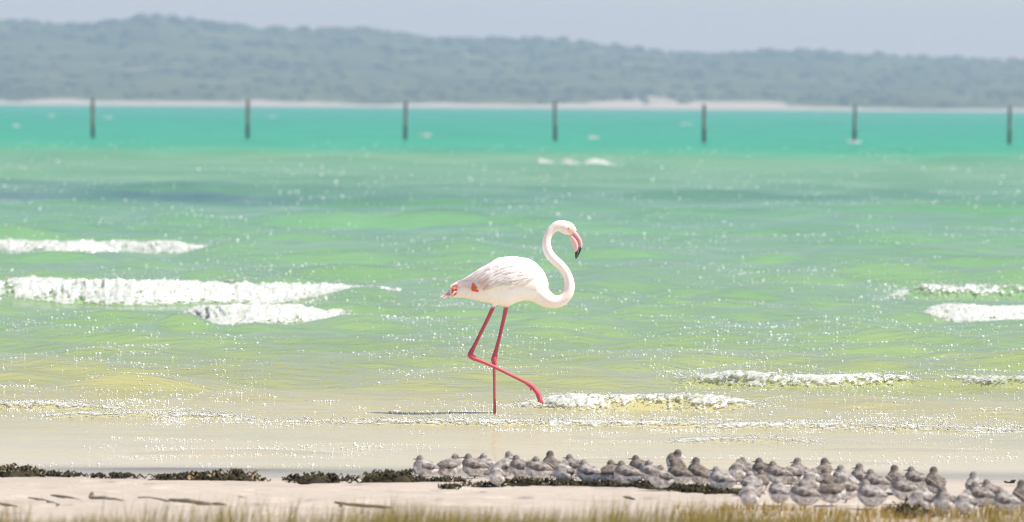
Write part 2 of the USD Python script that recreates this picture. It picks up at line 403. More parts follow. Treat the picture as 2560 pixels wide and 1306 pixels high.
weed_mats = [plain('kelp_black', (0.022, 0.022, 0.018), 0.8, spec=0.05, var=(12.0, (0.016, 0.013, 0.009), (0.060, 0.048, 0.026))),
             plain('kelp_olive', (0.09, 0.08, 0.03), 0.8, spec=0.05, var=(12.0, (0.025, 0.028, 0.012), (0.10, 0.085, 0.03))),
             plain('kelp_dry', (0.22, 0.17, 0.09), 0.6, var=(12.0, (0.12, 0.09, 0.04), (0.34, 0.25, 0.11)))]
drift_mat = plain('driftwood_grey', (0.22, 0.18, 0.13), 0.85, spec=0.1, var=(25.0, (0.20, 0.165, 0.12), (0.34, 0.29, 0.215)), bump=(60.0, 0.5, 0.01))
grass_mat = tinted('dune_grass', 0.6, 0.2, transl=0.35)
pile_mat = plain('weathered_timber', (0.13, 0.105, 0.08), 0.85, var=(3.0, (0.075, 0.062, 0.048), (0.19, 0.16, 0.125)), bump=(14.0, 0.6, 0.03))
pile_wet_mat = plain('wet_weedy_timber', (0.02, 0.028, 0.022), 0.4, var=(6.0, (0.010, 0.014, 0.012), (0.035, 0.045, 0.03)), bump=(14.0, 0.6, 0.03))

# ------------------------------------------------------------------ setting: sand, water, far shore
rng = np.random.default_rng(11)
fine = np.linspace(-0.075, 0.075, 340)
outer = 0.075 * (1.35 ** np.arange(1, 13))
slopes = np.r_[-outer[::-1], fine, outer]


def rows_between(y0, y1, px):
    ys, y = [y0], y0
    while y < y1:
        y += px * y * y / 17750.0
        ys.append(y)
    return np.array(ys)


# beach and sea floor, one sheet
ys = np.r_[-300, -100, -30, 0, 15, 25, np.arange(30, 37, 0.12), np.arange(37, 50, 0.045), np.arange(50, 75, 1.0), np.geomspace(75, 2950, 30)]
X = np.empty((len(ys), len(slopes))); Y = np.repeat(ys[:, None], len(slopes), 1)
X = slopes[None, :] * np.maximum(np.abs(ys), 30)[:, None]
Z = sand_z(X, Y)
P3 = np.stack([X, Y, np.zeros_like(X)], -1)
dry = smoothstep(47.0, 46.0, Y) if False else 1 - smoothstep(45.6, 47.2, Y)
near = (Y > 25) & (Y < 50) & (np.abs(X) < 6)
bumps = np.zeros_like(Z)
if True:
    q = P3[near]
    b = 0.032 * (meshkit.fbm(q * [1.6, 0.9, 1], 4, 3) - 0.5) + 0.016 * (meshkit.fbm(q * [5.0, 5.0, 1], 3, 8) - 0.5)
    pits = meshkit.noise(q * [4.5, 4.5, 1], 21)
    b -= 0.030 * smoothstep(0.68, 0.85, pits)
    bumps[near] = b
Z = Z + bumps * (0.12 + 0.88 * dry)
obj('beach', (np.stack([X, Y, Z], -1).reshape(-1, 3), grid_faces(len(ys), len(slopes))), sand_mat, smooth=True, kind='structure',
    label='pale dry sand beach sloping down under the water')

# --- breaking crests (curve of pixels at the foot of the front, height in metres) and unbroken swells
# name, [(px, py)...], height m, foam amount, fade px at the two ends, label
CRESTS = [
    ('foam', [(-120, 640), (0, 642), (150, 645), (300, 640), (450, 647), (560, 646), (640, 636)], 0.17, 1.2, 'long white foaming crest at the left, furthest out of the three left ones'),
    ('foam', [(-120, 768), (0, 772), (120, 772), (300, 776), (420, 768), (520, 762), (720, 756), (1010, 752)], 0.19, 1.3, 'tumbling white crest running in from the left edge, behind another crest'),
    ('foam', [(390, 796), (470, 808), (560, 822), (680, 822), (780, 812), (880, 804)], 0.17, 1.3, 'ragged splashing white breaker left of the flamingo with dripping lower edge'),
    ('foam', [(2180, 748), (2260, 756), (2340, 756), (2440, 752), (2540, 745), (2640, 748)], 0.13, 0.6, 'thin glittering crest at the right edge, further out than the thicker breaker there'),
    ('foam', [(2215, 780), (2280, 800), (2340, 814), (2440, 820), (2560, 814), (2720, 812)], 0.15, 1.2, 'thick white breaker at the right edge level with the flamingo body'),
    ('foam', [(1660, 950), (1760, 956), (1850, 968), (1950, 978), (2080, 980), (2200, 972), (2330, 964)], 0.085, 0.66, 'curved frothy crest right of the flamingo, above the low crest at its foot'),
    ('foam', [(2360, 956), (2440, 964), (2520, 975), (2680, 982)], 0.07, 0.66, 'short frothy crest cut by the right edge of the picture'),
    ('foam', [(1235, 1016), (1330, 1022), (1430, 1034), (1540, 1030), (1650, 1026), (1750, 1034), (1850, 1034), (1945, 1026)], 0.08, 0.68, 'low frothy crest just right of the raised flamingo foot'),
    ('foam', [(-180, 1020), (0, 1022), (120, 1026), (230, 1030), (330, 1026)], 0.035, 0.55, 'thin white wash at the left edge close to the beach'),
    ('foam', [(60, 1046), (260, 1048), (400, 1046), (560, 1046), (680, 1044)], 0.03, 0.58, 'low sheet of white wash in the shallows at lower left'),
    ('foam', [(500, 1052), (900, 1056), (1200, 1062), (1500, 1070), (1800, 1078), (2150, 1082), (2760, 1080)], 0.03, 0.50, 'long low line of sparkling froth just in front of the flamingo'),
    ('foam', [(1640, 1108), (1850, 1108), (2060, 1106)], 0.02, 0.5, 'faint broken froth in the shallows between flamingo and right flock'),
    ('foam', [(1345, 412), (1420, 417), (1480, 421), (1585, 417)], 0.26, 2.2, 'small distant white breaker in green water right of centre'),
]
SWELLS = [  # px list, height, back length
    ([(60, 985), (200, 987), (400, 985), (560, 982), (700, 968)], 0.16, 0.9),
    ([(380, 600), (520, 608), (640, 606), (760, 596)], 0.20, 1.5), ([(1450, 850), (1650, 868), (1850, 872), (2050, 862), (2240, 850)], 0.22, 1.4),
    ([(350, 825), (450, 845), (560, 850)], 0.18, 1.0), ([(900, 800), (1050, 806), (1250, 812), (1480, 800)], 0.17, 1.3),
    ([(560, 640), (700, 655), (880, 650), (1000, 640)], 0.17, 1.4), ([(1430, 640), (1700, 655), (1950, 648), (2150, 640)], 0.17, 1.6),
    ([(1500, 700), (1800, 715), (2100, 706)], 0.15, 1.5), ([(0, 900), (250, 905), (500, 895)], 0.08, 1.0),
    ([(180, 1128), (400, 1132), (700, 1136), (1000, 1140)], 0.028, 0.35), ([(950, 1150), (1300, 1152), (1700, 1160), (2050, 1156), (2600, 1186)], 0.03, 0.35),
    ([(0, 1176), (300, 1178), (600, 1178), (900, 1182)], 0.018, 0.2), ([(1900, 1130), (2250, 1128), (2600, 1132)], 0.02, 0.4),
    ([(640, 915), (850, 930), (1050, 930), (1200, 925)], 0.09, 0.9), ([(1400, 925), (1600, 938), (1760, 930)], 0.10, 0.9),
]


def curve_xy(pix):
    q = np.array([sea_point(px, py)[:2] for px, py in pix])
    q[:, 1] = q[:, 1].mean() + 0.18 * (q[:, 1] - q[:, 1].mean())     # crests run nearly straight; their slant is mostly height
    return q


def curve_y(q, x):
    from scipy.interpolate import PchipInterpolator
    return PchipInterpolator(q[:, 0], q[:, 1], extrapolate=False)(np.clip(x, q[0, 0], q[-1, 0]))


def end_fade(q, x, fade):
    L = q[-1, 0] - q[0, 0]
    fd = min(fade, 0.48 * L)
    return smoothstep(q[0, 0], q[0, 0] + fd, x) * (1 - smoothstep(q[-1, 0] - fd, q[-1, 0], x))


RIDGES = []
for kind, pix, h, amount, label in CRESTS:
    RIDGES.append((curve_xy(pix), h, 0.9 if h > 0.1 else 0.35, 0.32 * max(h, 0.06) / 0.2, 0.92, 0.28))
for pix, h, back in SWELLS:
    RIDGES.append((curve_xy(pix), h * 0.85, back, 0.45 * max(h, 0.05) / 0.2, 0.35, 0.48))

yr = np.r_[45.0, rows_between(45.6, 2960, 0.30)]
X = slopes[None, :] * yr[:, None]; Y = np.repeat(yr[:, None], len(slopes), 1)
Z = np.zeros_like(X)
inner = (np.abs(slopes) < 0.11)
xi, yi = X[:, inner], Y[:, inner]
zi = np.zeros_like(xi)
amp = np.interp(yi, [47, 50, 54, 58, 64, 75, 130, 400, 1000, 2960], [0, 0.05, 0.10, 0.22, 0.45, 0.8, 1.0, 1.1, 1.2, 1.2])
gust = 0.55 + 0.9 * meshkit.fbm(np.stack([xi * 0.30, yi * 0.11, xi * 0], -1), 3, 77)
for k in range(16):                                  # swell trains coming ashore
    lam = 1.3 * 1.16 ** k
    th = rng.normal(0, 0.20)
    ph = (xi * math.sin(th) + yi * math.cos(th)) * 2 * math.pi / lam + rng.uniform(0, 6.28)
    a = 0.0105 * (1.7 if lam > 1.9 else 1.1) * min(lam, 3.0) ** 0.85 * (1.0 if lam < 5 else 0.7)
    s = np.exp(1.3 * (np.sin(ph) - 1)) * 2 - 0.75
    zi += a * s * amp * np.clip(1 - 0.2 * yi * yi / 17750.0 / lam, 0, 1)
for k in range(26):                                  # wind chop
    lam = 0.16 * 1.105 ** k
    th = rng.normal(0, 0.75)
    ph = (xi * math.sin(th) + yi * math.cos(th)) * 2 * math.pi / lam + rng.uniform(0, 6.28)
    fade = np.clip(1.2 - 3.0 * 0.30 * yi * yi / 17750.0 / lam, 0, 1)
    zi += 0.012 * lam * np.sin(ph) * np.clip(amp * 1.4, 0.0, 1) * gust * fade
for q, h, back, front, smother, fade in RIDGES:
    y0 = curve_y(q, xi)
    w = end_fade(q, xi, fade * (q[-1, 0] - q[0, 0]))
    d = yi - y0 - front
    d = d + 0.10 * front * (meshkit.noise(np.stack([xi * 5.0, yi * 0, yi * 0 + h * 90], -1), 6) - 0.5)
    wob = 0.75 + 0.5 * meshkit.noise(np.stack([xi * 1.3, xi * 0, yi * 0 + h * 50], -1), 5)
    prof = np.where(d < 0, np.exp(-(d / (front * 0.55)) ** 2), np.exp(-(d / back) ** 2))
    calm_ = np.exp(-(d / max(9 * front, 3 * back)) ** 2)
    zi = np.where(w > 0, zi * (1 - smother * calm_ * w) + h * w * prof * wob, zi)
Z[:, inner] = zi
edge = np.linspace(0, 1, 1)
obj('sea', (np.stack([X, Y, Z], -1).reshape(-1, 3), grid_faces(len(yr), len(slopes))), water_mat, smooth=True, kind='structure',
    label='choppy shallow sea turning from sandy yellow to green to turquoise')
SEA = (xi, yi, zi)


def sea_height(x, y):
    """height of the water sheet at (x, y), by the nearest row and column"""
    x, y = np.atleast_1d(x), np.atleast_1d(y)
    from scipy.ndimage import map_coordinates
    r = np.interp(y, yr, np.arange(len(yr)))
    c = np.interp(x / y, slopes[inner], np.arange(inner.sum()))
    return map_coordinates(zi, [r, c], order=1, mode='nearest')


# --- far shore
HOR = lambda px: 256 + (px - 1280) * math.tan(ROLL)
SIL = [(-900, 100), (-500, 75), (0, 60), (250, 60), (330, 48), (390, 40), (450, 50), (520, 62), (600, 68), (640, 75), (760, 75), (870, 72), (950, 80), (1050, 98), (1102, 102), (1280, 102),
       (1400, 103), (1440, 107), (1500, 115), (1600, 128), (1680, 138), (1760, 136), (1900, 133), (2050, 134), (2200, 140), (2400, 150), (2560, 158), (2900, 175), (3400, 200)]
YS, YR = 2950.0, 4300.0
sil_x = np.array([(px - 1280) / FPX * YR for px, _ in SIL]); sil_z = np.array([(HOR(px) - py) / FPX * YR + EYE[2] for px, py in SIL])
hx = np.r_[np.linspace(-3000, -420, 40), np.linspace(-400, 400, 300), np.linspace(420, 3000, 40)]
hy = np.r_[2935, np.linspace(2945, 3080, 60), np.linspace(3095, 4300, 120), np.linspace(4340, 6000, 30)]
HX, HY = np.meshgrid(hx, hy)


def hill_z(x, y):
    x, y = np.asarray(x, float), np.asarray(y, float)
    sc = np.clip(y / YR, 0.6, 1.4)
    top = np.interp(x / sc, sil_x, sil_z)
    t = np.clip((y - YS) / (YR - YS), 0, 1)
    base = 0.42 * t ** 0.7 + 0.58 * smoothstep(0.1, 1.0, t)
    fall = np.where(y > YR, np.clip(1 - (y - YR) / 2500.0, 0, 1) ** 1.2, 1)
    p = np.stack([x / 90.0, y / 170.0, x * 0], -1)
    und = 1 + 0.30 * (meshkit.fbm(p, 4, 9) - 0.5) * np.sin(np.pi * np.clip(t, 0, 1)) 
    dune = 1.6 * smoothstep(YS, YS + 25, y) + 1.2 * (meshkit.noise(np.stack([x / 22.0, y / 30.0, x * 0], -1), 4)) * smoothstep(YS + 5, YS + 60, y)
    shore = (y - YS) * 0.05
    return np.where(y < YS, shore, np.minimum(shore + 0 * x, dune) + (top - 2.0) * base * und * fall) 


HZ = hill_z(HX, HY)
obj('hills', (np.stack([HX, HY, HZ], -1).reshape(-1, 3), grid_faces(len(hy), len(hx))), hill_mat, smooth=True, kind='structure',
    label='low scrub covered hills with a pale beach along the far shore')

# scrub on the hills: one mass, far too many to count
sr = np.random.default_rng(5)
inst = UsdGeom.PointInstancer.Define(stage, path_for('hillside_scrub'))
tag(inst.GetPrim(), label='dark scrub bushes scattered over the far hills', kind='stuff')
for k in range(3):
    s = trimesh.creation.icosphere(2, 1.0)
    v = s.vertices * (0.72 + 0.55 * meshkit.noise(s.vertices * 2.6 + 7 * k, k))[:, None] * [1.15, 1.15, 0.72]
    p = usdkit.mesh(stage, str(inst.GetPath()) + f'/bush' + ('' if k == 0 else f'_{k:03d}'), (v, s.faces), scrub_mats[k], smooth=True)
    inst.CreatePrototypesRel().AddTarget(p.GetPath())
n = 3500
bx = sr.uniform(-420, 420, n); by = 2975 + 1500 * sr.uniform(0, 1, n) ** 1.4
keep = meshkit.fbm(np.stack([bx / 35, by / 90, bx * 0], -1), 3, 31) + sr.uniform(-0.25, 0.25, n) > 0.42
keep &= ~((by < 3030) & (bx > 20) & (bx < 95) & (sr.uniform(0, 1, n) < 0.8))
bx, by = bx[keep], by[keep]
bz = hill_z(bx, by)
sc = sr.uniform(0.9, 2.4, len(bx)) * np.clip(by / 3300, 0.9, 1.3)
inst.CreatePositionsAttr(Vt.Vec3fArray.FromNumpy(np.stack([bx, by, bz + 0.1], 1).astype(np.float32)))
inst.CreateScalesAttr(Vt.Vec3fArray.FromNumpy(np.repeat(sc[:, None], 3, 1).astype(np.float32)))
inst.CreateProtoIndicesAttr(Vt.IntArray.FromNumpy(sr.choice(3, len(bx), p=[0.5, 0.35, 0.15]).astype(np.int32)))

# haze: one closed box of air round everything
hz = trimesh.creation.box((6800, 6800, 75)); hz.apply_translation((0, 2950, 75 / 2 - 5.2))
haze_mat = mat('sea_haze', {'v': ('principled_volume', {'color': (0.66, 0.88, 1.0), 'density': 0.00025, 'anisotropy': 0.35})}, [], volume='v.volume')
obj('haze', hz, haze_mat, kind='stuff', label='thin sea haze over the water and the far hills')

# ------------------------------------------------------------------ foam crests
ICO = trimesh.creation.icosphere(1, 1.0)
ICO0 = trimesh.creation.icosphere(0, 1.0)


def blobs(P, R, seed, proto=ICO0):
    g = np.random.default_rng(seed)
    n = len(P)
    V = proto.vertices[None] * R[:, None, None] * g.uniform(0.7, 1.3, (n, 1, 3)) + P[:, None]
    F = proto.faces[None] + (np.arange(n) * len(proto.vertices))[:, None, None]
    return V.reshape(-1, 3), F.reshape(-1, 3)


def foam_mesh(pix, h, amount, seed):
    """a lumpy torn sheet of froth lying over the front and crest of a breaking wave, with flung drops and flecks round it"""
    q = curve_xy(pix)
    g = np.random.default_rng(seed)
    L = q[-1, 0] - q[0, 0]
    big = q[:, 1].mean() / 85.0
    front = 0.32 * max(h, 0.06) / 0.2
    nx, nv = int(L / (0.011 * big)), 46
    X, Vv = np.meshgrid(np.linspace(q[0, 0], q[-1, 0], nx), np.linspace(-0.35, 1.45, nv), indexing='ij')
    N = lambda fx, fv, sd, o=2: meshkit.fbm(np.stack([X * fx / big, Vv * fv, X * 0 + seed * 3.1], -1), o, sd)
    Yp = curve_y(q, X) + front * (0.05 + 1.15 * Vv)
    l1, l2, l3 = N(7, 2.2, 1), N(22, 6, 2), N(55, 15, 3)
    w = end_fade(q, X, 0.13 * L)
    Zp = sea_height(X.ravel(), Yp.ravel()).reshape(X.shape)
    thick = (0.16 * l1 + 0.26 * np.clip(l2 - 0.3, 0, 1) + 0.16 * np.clip(l3 - 0.3, 0, 1)) * h * smoothstep(-0.3, 0.5, Vv) * (1 - smoothstep(0.9, 1.4, Vv))
    Zp = Zp + thick * 1.1 + 0.004
    Yp = Yp - thick * 0.9 + 0.02 * (l3 - 0.5) * big
    # where the froth covers the water: torn lower edge, holes, thinning towards the ends
    tear = 1.0
    l0 = N(1.6, 0.8, 4, 3)
    cover = 1.15 * amount - 1.05 * np.abs(Vv - 0.66) ** 1.3 - 0.05 + tear * (1.3 * (l0 - 0.5) + 1.7 * (l1 - 0.5) + 1.6 * (l2 - 0.5) + 1.6 * (l3 - 0.5)) - 1.1 * (1 - w)
    keep = (cover > 0.10)
    F = grid_faces(nx, nv)
    F = F[keep.ravel()[F].all(1)]
    V = np.stack([X + 0.01 * (l3 - 0.5) * big, Yp, Zp], -1).reshape(-1, 3)
    us, inv = np.unique(F, return_inverse=True)
    V, F = V[us], inv.reshape(-1, 3)
    tint = np.clip(cover.ravel()[us], 0, 1)
    F = F if len(F) == 0 or np.cross(V[F[:, 1]] - V[F[:, 0]], V[F[:, 2]] - V[F[:, 0]])[:, 2].sum() > 0 else F[:, ::-1]
    # drops: along the torn edge, above the crest, and flecks left on the water before and behind it
    rim = (cover > 0.15).ravel() & (cover < 0.50).ravel()
    Pall = np.stack([X, Yp, Zp], -1).reshape(-1, 3)
    pick = np.nonzero(rim)[0]
    n1 = int(min(len(pick), 200 * L / big))
    P1 = Pall[g.choice(pick, n1)] + g.normal(0, 0.012, (n1, 3)) * big + [0, 0, 0.01]
    n2 = int(55 * L * amount / big)
    cr = np.nonzero(((cover > 0.42) & (np.abs(Vv - 0.85) < 0.2)).ravel())[0]
    P2 = Pall[g.choice(cr, n2)] + np.stack([g.normal(0, 0.04, n2), g.normal(0, 0.05, n2), g.exponential(0.16 * h, n2)], 1) if len(cr) else np.zeros((0, 3))
    n3 = int(60 * L / big)
    xf = g.uniform(q[0, 0], q[-1, 0], n3); yf = curve_y(q, xf) + g.normal(0.1, 0.5, n3) * big
    P3_ = np.stack([xf, yf, sea_height(xf, yf) + 0.003], 1)
    P = np.vstack([P1, P2, P3_])
    bv, bf = blobs(P, np.r_[g.uniform(0.003, 0.008, n1), g.uniform(0.003, 0.006, len(P2)), g.uniform(0.0025, 0.006, n3)] * big, seed)
    return (np.vstack([V, bv]), np.vstack([F, bf + len(V)])), np.repeat(np.r_[tint, np.ones(len(bv)) * 1.2][:, None], 3, 1)


for k, (kind, pix, h, amount, label) in enumerate(CRESTS):
    fm, fc = foam_mesh(pix, h, amount, 100 + k)
    obj('breaker_foam', fm, foam_mat, smooth=True, col=fc, label=label, cat='foam', kind='stuff')
# white froth flecks added along wave tops for sun glints, too many to count
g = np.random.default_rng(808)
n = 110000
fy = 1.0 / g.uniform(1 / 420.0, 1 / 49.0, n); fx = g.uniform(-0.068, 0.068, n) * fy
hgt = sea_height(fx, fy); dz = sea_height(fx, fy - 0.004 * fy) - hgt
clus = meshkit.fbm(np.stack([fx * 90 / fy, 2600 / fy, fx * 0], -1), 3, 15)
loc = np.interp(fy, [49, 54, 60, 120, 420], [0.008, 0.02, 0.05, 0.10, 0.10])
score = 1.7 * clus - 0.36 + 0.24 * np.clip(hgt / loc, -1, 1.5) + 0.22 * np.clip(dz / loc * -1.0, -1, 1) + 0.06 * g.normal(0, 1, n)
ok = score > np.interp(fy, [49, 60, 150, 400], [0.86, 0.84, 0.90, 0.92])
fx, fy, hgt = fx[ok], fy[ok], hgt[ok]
# denser glint flecks in the wash along the beach and on the low frothy crests
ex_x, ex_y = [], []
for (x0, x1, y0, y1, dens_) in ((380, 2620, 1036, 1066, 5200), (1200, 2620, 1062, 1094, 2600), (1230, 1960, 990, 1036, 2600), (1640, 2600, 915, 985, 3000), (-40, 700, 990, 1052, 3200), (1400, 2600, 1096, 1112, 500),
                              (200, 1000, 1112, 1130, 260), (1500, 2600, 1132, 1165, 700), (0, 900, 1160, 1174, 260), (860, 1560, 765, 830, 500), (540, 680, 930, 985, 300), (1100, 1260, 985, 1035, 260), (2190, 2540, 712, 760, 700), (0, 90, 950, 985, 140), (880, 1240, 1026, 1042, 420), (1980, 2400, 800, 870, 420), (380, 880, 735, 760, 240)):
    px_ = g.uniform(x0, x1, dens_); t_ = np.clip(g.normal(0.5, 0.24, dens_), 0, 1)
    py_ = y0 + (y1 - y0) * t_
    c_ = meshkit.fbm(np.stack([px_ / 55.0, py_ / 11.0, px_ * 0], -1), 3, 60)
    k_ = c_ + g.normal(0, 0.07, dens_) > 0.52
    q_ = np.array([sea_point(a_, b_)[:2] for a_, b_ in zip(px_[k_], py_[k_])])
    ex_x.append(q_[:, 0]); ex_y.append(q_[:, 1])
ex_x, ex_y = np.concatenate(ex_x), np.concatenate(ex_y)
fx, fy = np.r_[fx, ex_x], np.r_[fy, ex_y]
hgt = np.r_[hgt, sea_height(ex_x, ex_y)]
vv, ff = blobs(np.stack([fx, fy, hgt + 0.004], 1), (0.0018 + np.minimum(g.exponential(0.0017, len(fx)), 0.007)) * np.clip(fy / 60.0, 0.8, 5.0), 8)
obj('glint_flecks', (vv, ff), glint_mat, smooth=True, kind='stuff', label='small white froth flecks added along the wave tops as sun glints')

# small whitecaps out in the turquoise channel
CAPS = [(130, 291, 22, 'small whitecap in the turquoise water left of the leftmost post'), (274, 296, 26, 'small whitecap just right of the leftmost post'), (41, 317, 14, 'tiny whitecap near the left edge in turquoise water'),
        (680, 293, 18, 'small whitecap right of the second post from the left'), (1066, 343, 22, 'small whitecap right of the foot of the third post from the left'), (1484, 349, 20, 'small whitecap right of the foot of the middle post'),
        (1712, 312, 34, 'small whitecap left of the fifth post from the left'), (2040, 283, 22, 'tiny whitecap close under the far shore left of the sixth post'), (2137, 360, 30, 'white wash round the foot of the sixth post from the left')]
for k, (px, py, wpx, label) in enumerate(CAPS):
    c = sea_point(px, py)
    g = np.random.default_rng(300 + k)
    wm = wpx * c[1] / FPX
    n = 44
    P = np.stack([c[0] + g.normal(0, wm * 0.26, n), c[1] + g.normal(0, 0.8, n), np.abs(g.normal(0.05, 0.05, n)) + sea_height([c[0]], [c[1]])[0]], 1)
    wv, wf = blobs(P, g.uniform(0.03, 0.075, n), k)
    obj('whitecap', (wv, wf), foam_mat, smooth=True, col=np.full((len(wv), 3), 0.75), label=label, cat='whitecap', kind='stuff')

# ------------------------------------------------------------------ posts out in the water
PILES = [(232, 345, 248, 'weathered wooden post standing in the sea, leftmost of the row'), (619, 347, 251, 'wooden post in the sea, second from the left'), (1013, 350, 256, 'wooden post in the sea above and left of the flamingo head'),
         (1388, 353, 258, 'wooden post in the sea directly above the flamingo head'), (1760, 358, 263, 'wooden post in the sea in front of the end of the far beach'), (2136, 356, 265, 'wooden post in the sea with white wash at its foot'),
         (2523, 361, 267, 'wooden post in the sea, rightmost of the row')]
for k, (px, pb, pt, label) in enumerate(PILES):
    c = sea_point(px, pb)
    hgt = (pb - pt) / FPX * c[1]
    g = np.random.default_rng(40 + k)
    t = thing('mooring_post', (c[0], c[1], 0), g.uniform(0, 360), label=label, cat='post', group='posts standing in a row in the turquoise water')
    lean = g.normal(0, 0.018, 2)
    r0 = 0.105

    def stem(z0, z1, ra, rb, sd):
        zs = np.linspace(z0, z1, 14)
        v, f = tube(np.stack([lean[0] * zs, lean[1] * zs, zs], 1), np.linspace(ra, rb, 14), 14)
        d = meshkit.noise(v * [14, 14, 2.0] + sd, 2) - 0.5
        v[:, :2] += (v[:, :2] - np.stack([lean[0] * v[:, 2], lean[1] * v[:, 2]], 1)) * (0.16 * d)[:, None]
        return outward(v, f)
    wl = hgt * g.uniform(0.30, 0.38)
    obj('shaft', stem(wl - 0.02, hgt, r0 * 0.97, r0 * 0.88, k), pile_mat, t, smooth=40)
    obj('weedy_base', stem(-1.6, wl, r0 * 1.06, r0 * 1.03, k + 9), pile_wet_mat, t, smooth=40, label='dark wet lower part of the post')
    zc = np.array([[lean[0] * hgt, lean[1] * hgt, hgt - 0.005], [lean[0] * hgt, lean[1] * hgt, hgt + 0.05]])
    obj('worn_top', outward(*tube(zc, [r0 * 0.80, r0 * 0.55], 12)), pile_mat, t, smooth=40)

# ------------------------------------------------------------------ the flamingo
FB = sea_point(1237, 1040)
PX = FB[1] / FPX                                       # metres per photo pixel at the bird


def zu(u, v):                                          # upper close-up
    return ((1080 + u / 4.838 - 1237) * PX, (1040 - 530 - v / 4.838) * PX)


def zl(u, v):                                          # legs close-up
    return ((1120 + u / 4.08 - 1237) * PX, (1040 - 740 - v / 4.08) * PX)


K = PX / 4.838
fl = thing('flamingo', (FB[0], FB[1], 0), 0, label='white and pink flamingo wading in the shallows with one leg raised', cat='flamingo')
top = np.array([zu(*p) for p in [(205, 905), (300, 840), (380, 806), (480, 738), (580, 672), (680, 622), (740, 578), (790, 550), (860, 543), (960, 530), (1050, 543), (1150, 556), (1220, 590), (1275, 640), (1330, 690), (1375, 770), (1398, 870)]])
bot = np.array([zu(*p) for p in [(205, 1040), (300, 1040), (380, 1044), (480, 1064), (560, 1080), (660, 1102), (740, 1120), (800, 1130), (860, 1144), (900, 1146), (950, 1128), (1000, 1098), (1060, 1082), (1120, 1068), (1190, 1078), (1260, 1090), (1330, 1090), (1398, 1060)]])
xs = np.linspace(zu(205, 0)[0], zu(1396, 0)[0], 60)
zt = np.interp(xs, top[:, 0], top[:, 1]); zb = np.interp(xs, bot[:, 0], bot[:, 1])
from scipy.ndimage import gaussian_filter1d
zt = gaussian_filter1d(zt, 0.8, mode='nearest'); zb = gaussian_filter1d(zb, 1.0, mode='nearest')
tt = np.linspace(0, 1, 60)
hw = 0.125 * np.interp(tt, [0, 0.08, 0.2, 0.4, 0.6, 0.75, 0.88, 0.96, 1.0], [0.16, 0.28, 0.52, 0.9, 1.0, 0.95, 0.72, 0.45, 0.22])
sides = 36
ang = np.arange(sides) * 2 * np.pi / sides
zc, hh = (zt + zb) / 2, (zt - zb) / 2
ring = np.stack([np.repeat(xs[:, None], sides, 1), hw[:, None] * np.sign(np.cos(ang)) * np.abs(np.cos(ang)) ** 0.9, zc[:, None] + hh[:, None] * np.sin(ang)], -1)


def loft(ring):
    n, s, _ = ring.shape
    i, j = np.meshgrid(np.arange(n - 1), np.arange(s), indexing='ij')
    q = np.stack([i * s + j, i * s + (j + 1) % s, (i + 1) * s + (j + 1) % s, (i + 1) * s + j], -1).reshape(-1, 4)
    f = np.vstack([q[:, [0, 1, 2]], q[:, [0, 2, 3]]])
    v = np.vstack([ring.reshape(-1, 3), ring[0].mean(0), ring[-1].mean(0)])
    k = np.arange(s); c0, c1 = n * s, n * s + 1
    f = np.vstack([f, np.stack([np.full(s, c0), (k + 1) % s, k], -1), np.stack([np.full(s, c1), (n - 1) * s + k, (n - 1) * s + (k + 1) % s], -1)])
    return v, f


body = mani(*loft(ring))
neck_z = [(1180, 880, 150), (1270, 965, 135), (1360, 1040, 106), (1440, 1076, 88), (1520, 1077, 76), (1604, 1022, 70), (1648, 935, 64), (1650, 850, 60), (1607, 725, 55), (1540, 640, 56), (1440, 548, 58), (1393, 480, 56), (1373, 400, 54), (1388, 290, 49),
          (1440, 205, 52), (1510, 165, 66), (1570, 172, 76), (1620, 190, 82), (1668, 222, 68), (1690, 250, 52)]
sp = spline(np.array(neck_z, float), 90)
npts = np.stack([(1080 + sp[:, 0] / 4.838 - 1237) * PX, np.zeros(len(sp)), (510 - sp[:, 1] / 4.838) * PX], 1)
sq = np.interp(np.arange(90), [0, 60, 74, 80, 89], [1.0, 1.0, 0.80, 0.66, 0.62])
nv, nf = tube(npts, sp[:, 2] * K, 24, squash=sq)
neck = mani(nv, nf)


def leg(pts, yy):
    p = np.array([(*zl(u, v), r / 4.08 * PX) for u, v, r in pts])
    p = np.stack([p[:, 0], np.broadcast_to(yy, len(p)), p[:, 1], p[:, 2]], 1)
    return p


legA = leg([(490, 20, 42), (462, 96, 22), (400, 230, 19), (320, 395, 18), (256, 528, 20), (232, 575, 27), (222, 605, 29), (250, 632, 27), (300, 652, 22), (360, 676, 18), (460, 718, 17), (640, 805, 17), (780, 872, 18), (830, 902, 25), (868, 930, 29)], -0.055)
legB = leg([(600, 40, 44), (585, 118, 25), (560, 240, 20), (520, 420, 18), (490, 540, 20), (472, 610, 27), (465, 650, 32), (470, 690, 27), (470, 730, 18), (473, 900, 16), (475, 1100, 15), (475, 1225, 15), (475, 1420, 14)], -0.004)
legB[:, 1] = np.interp(legB[:, 2], [0, 0.5, 0.75], [0.015, 0.015, 0.035])
legA[:, 1] = np.linspace(-0.03, -0.035, len(legA))
toes = []
ft = legA[-1]
for (du, dv, dy) in ((945, 1078, -0.012), (966, 1094, 0.0), (925, 1070, 0.012)):
    ex = zl(du, dv); mid = zl((868 + du) / 2 + 12, (930 + dv) / 2 - 10)
    toes.append(chain([(ft[0], ft[1] + dy * 0.4, ft[2], 0.015), (mid[0], ft[1] + dy, mid[1], 0.0135), (ex[0], ft[1] + dy * 1.2, ex[1], 0.006)], 10))
hal = zl(838, 960)
toes.append(chain([(ft[0] - 0.01, ft[1], ft[2] + 0.004, 0.005), (hal[0], ft[1], hal[1], 0.0032)], 8))
bird = m3.Manifold.batch_boolean([body, neck, chain(list(legA), 16), chain(list(legB), 16)] + toes, m3.OpType.Add)
tm = smooth_mesh(bird, 0.0075, 10)
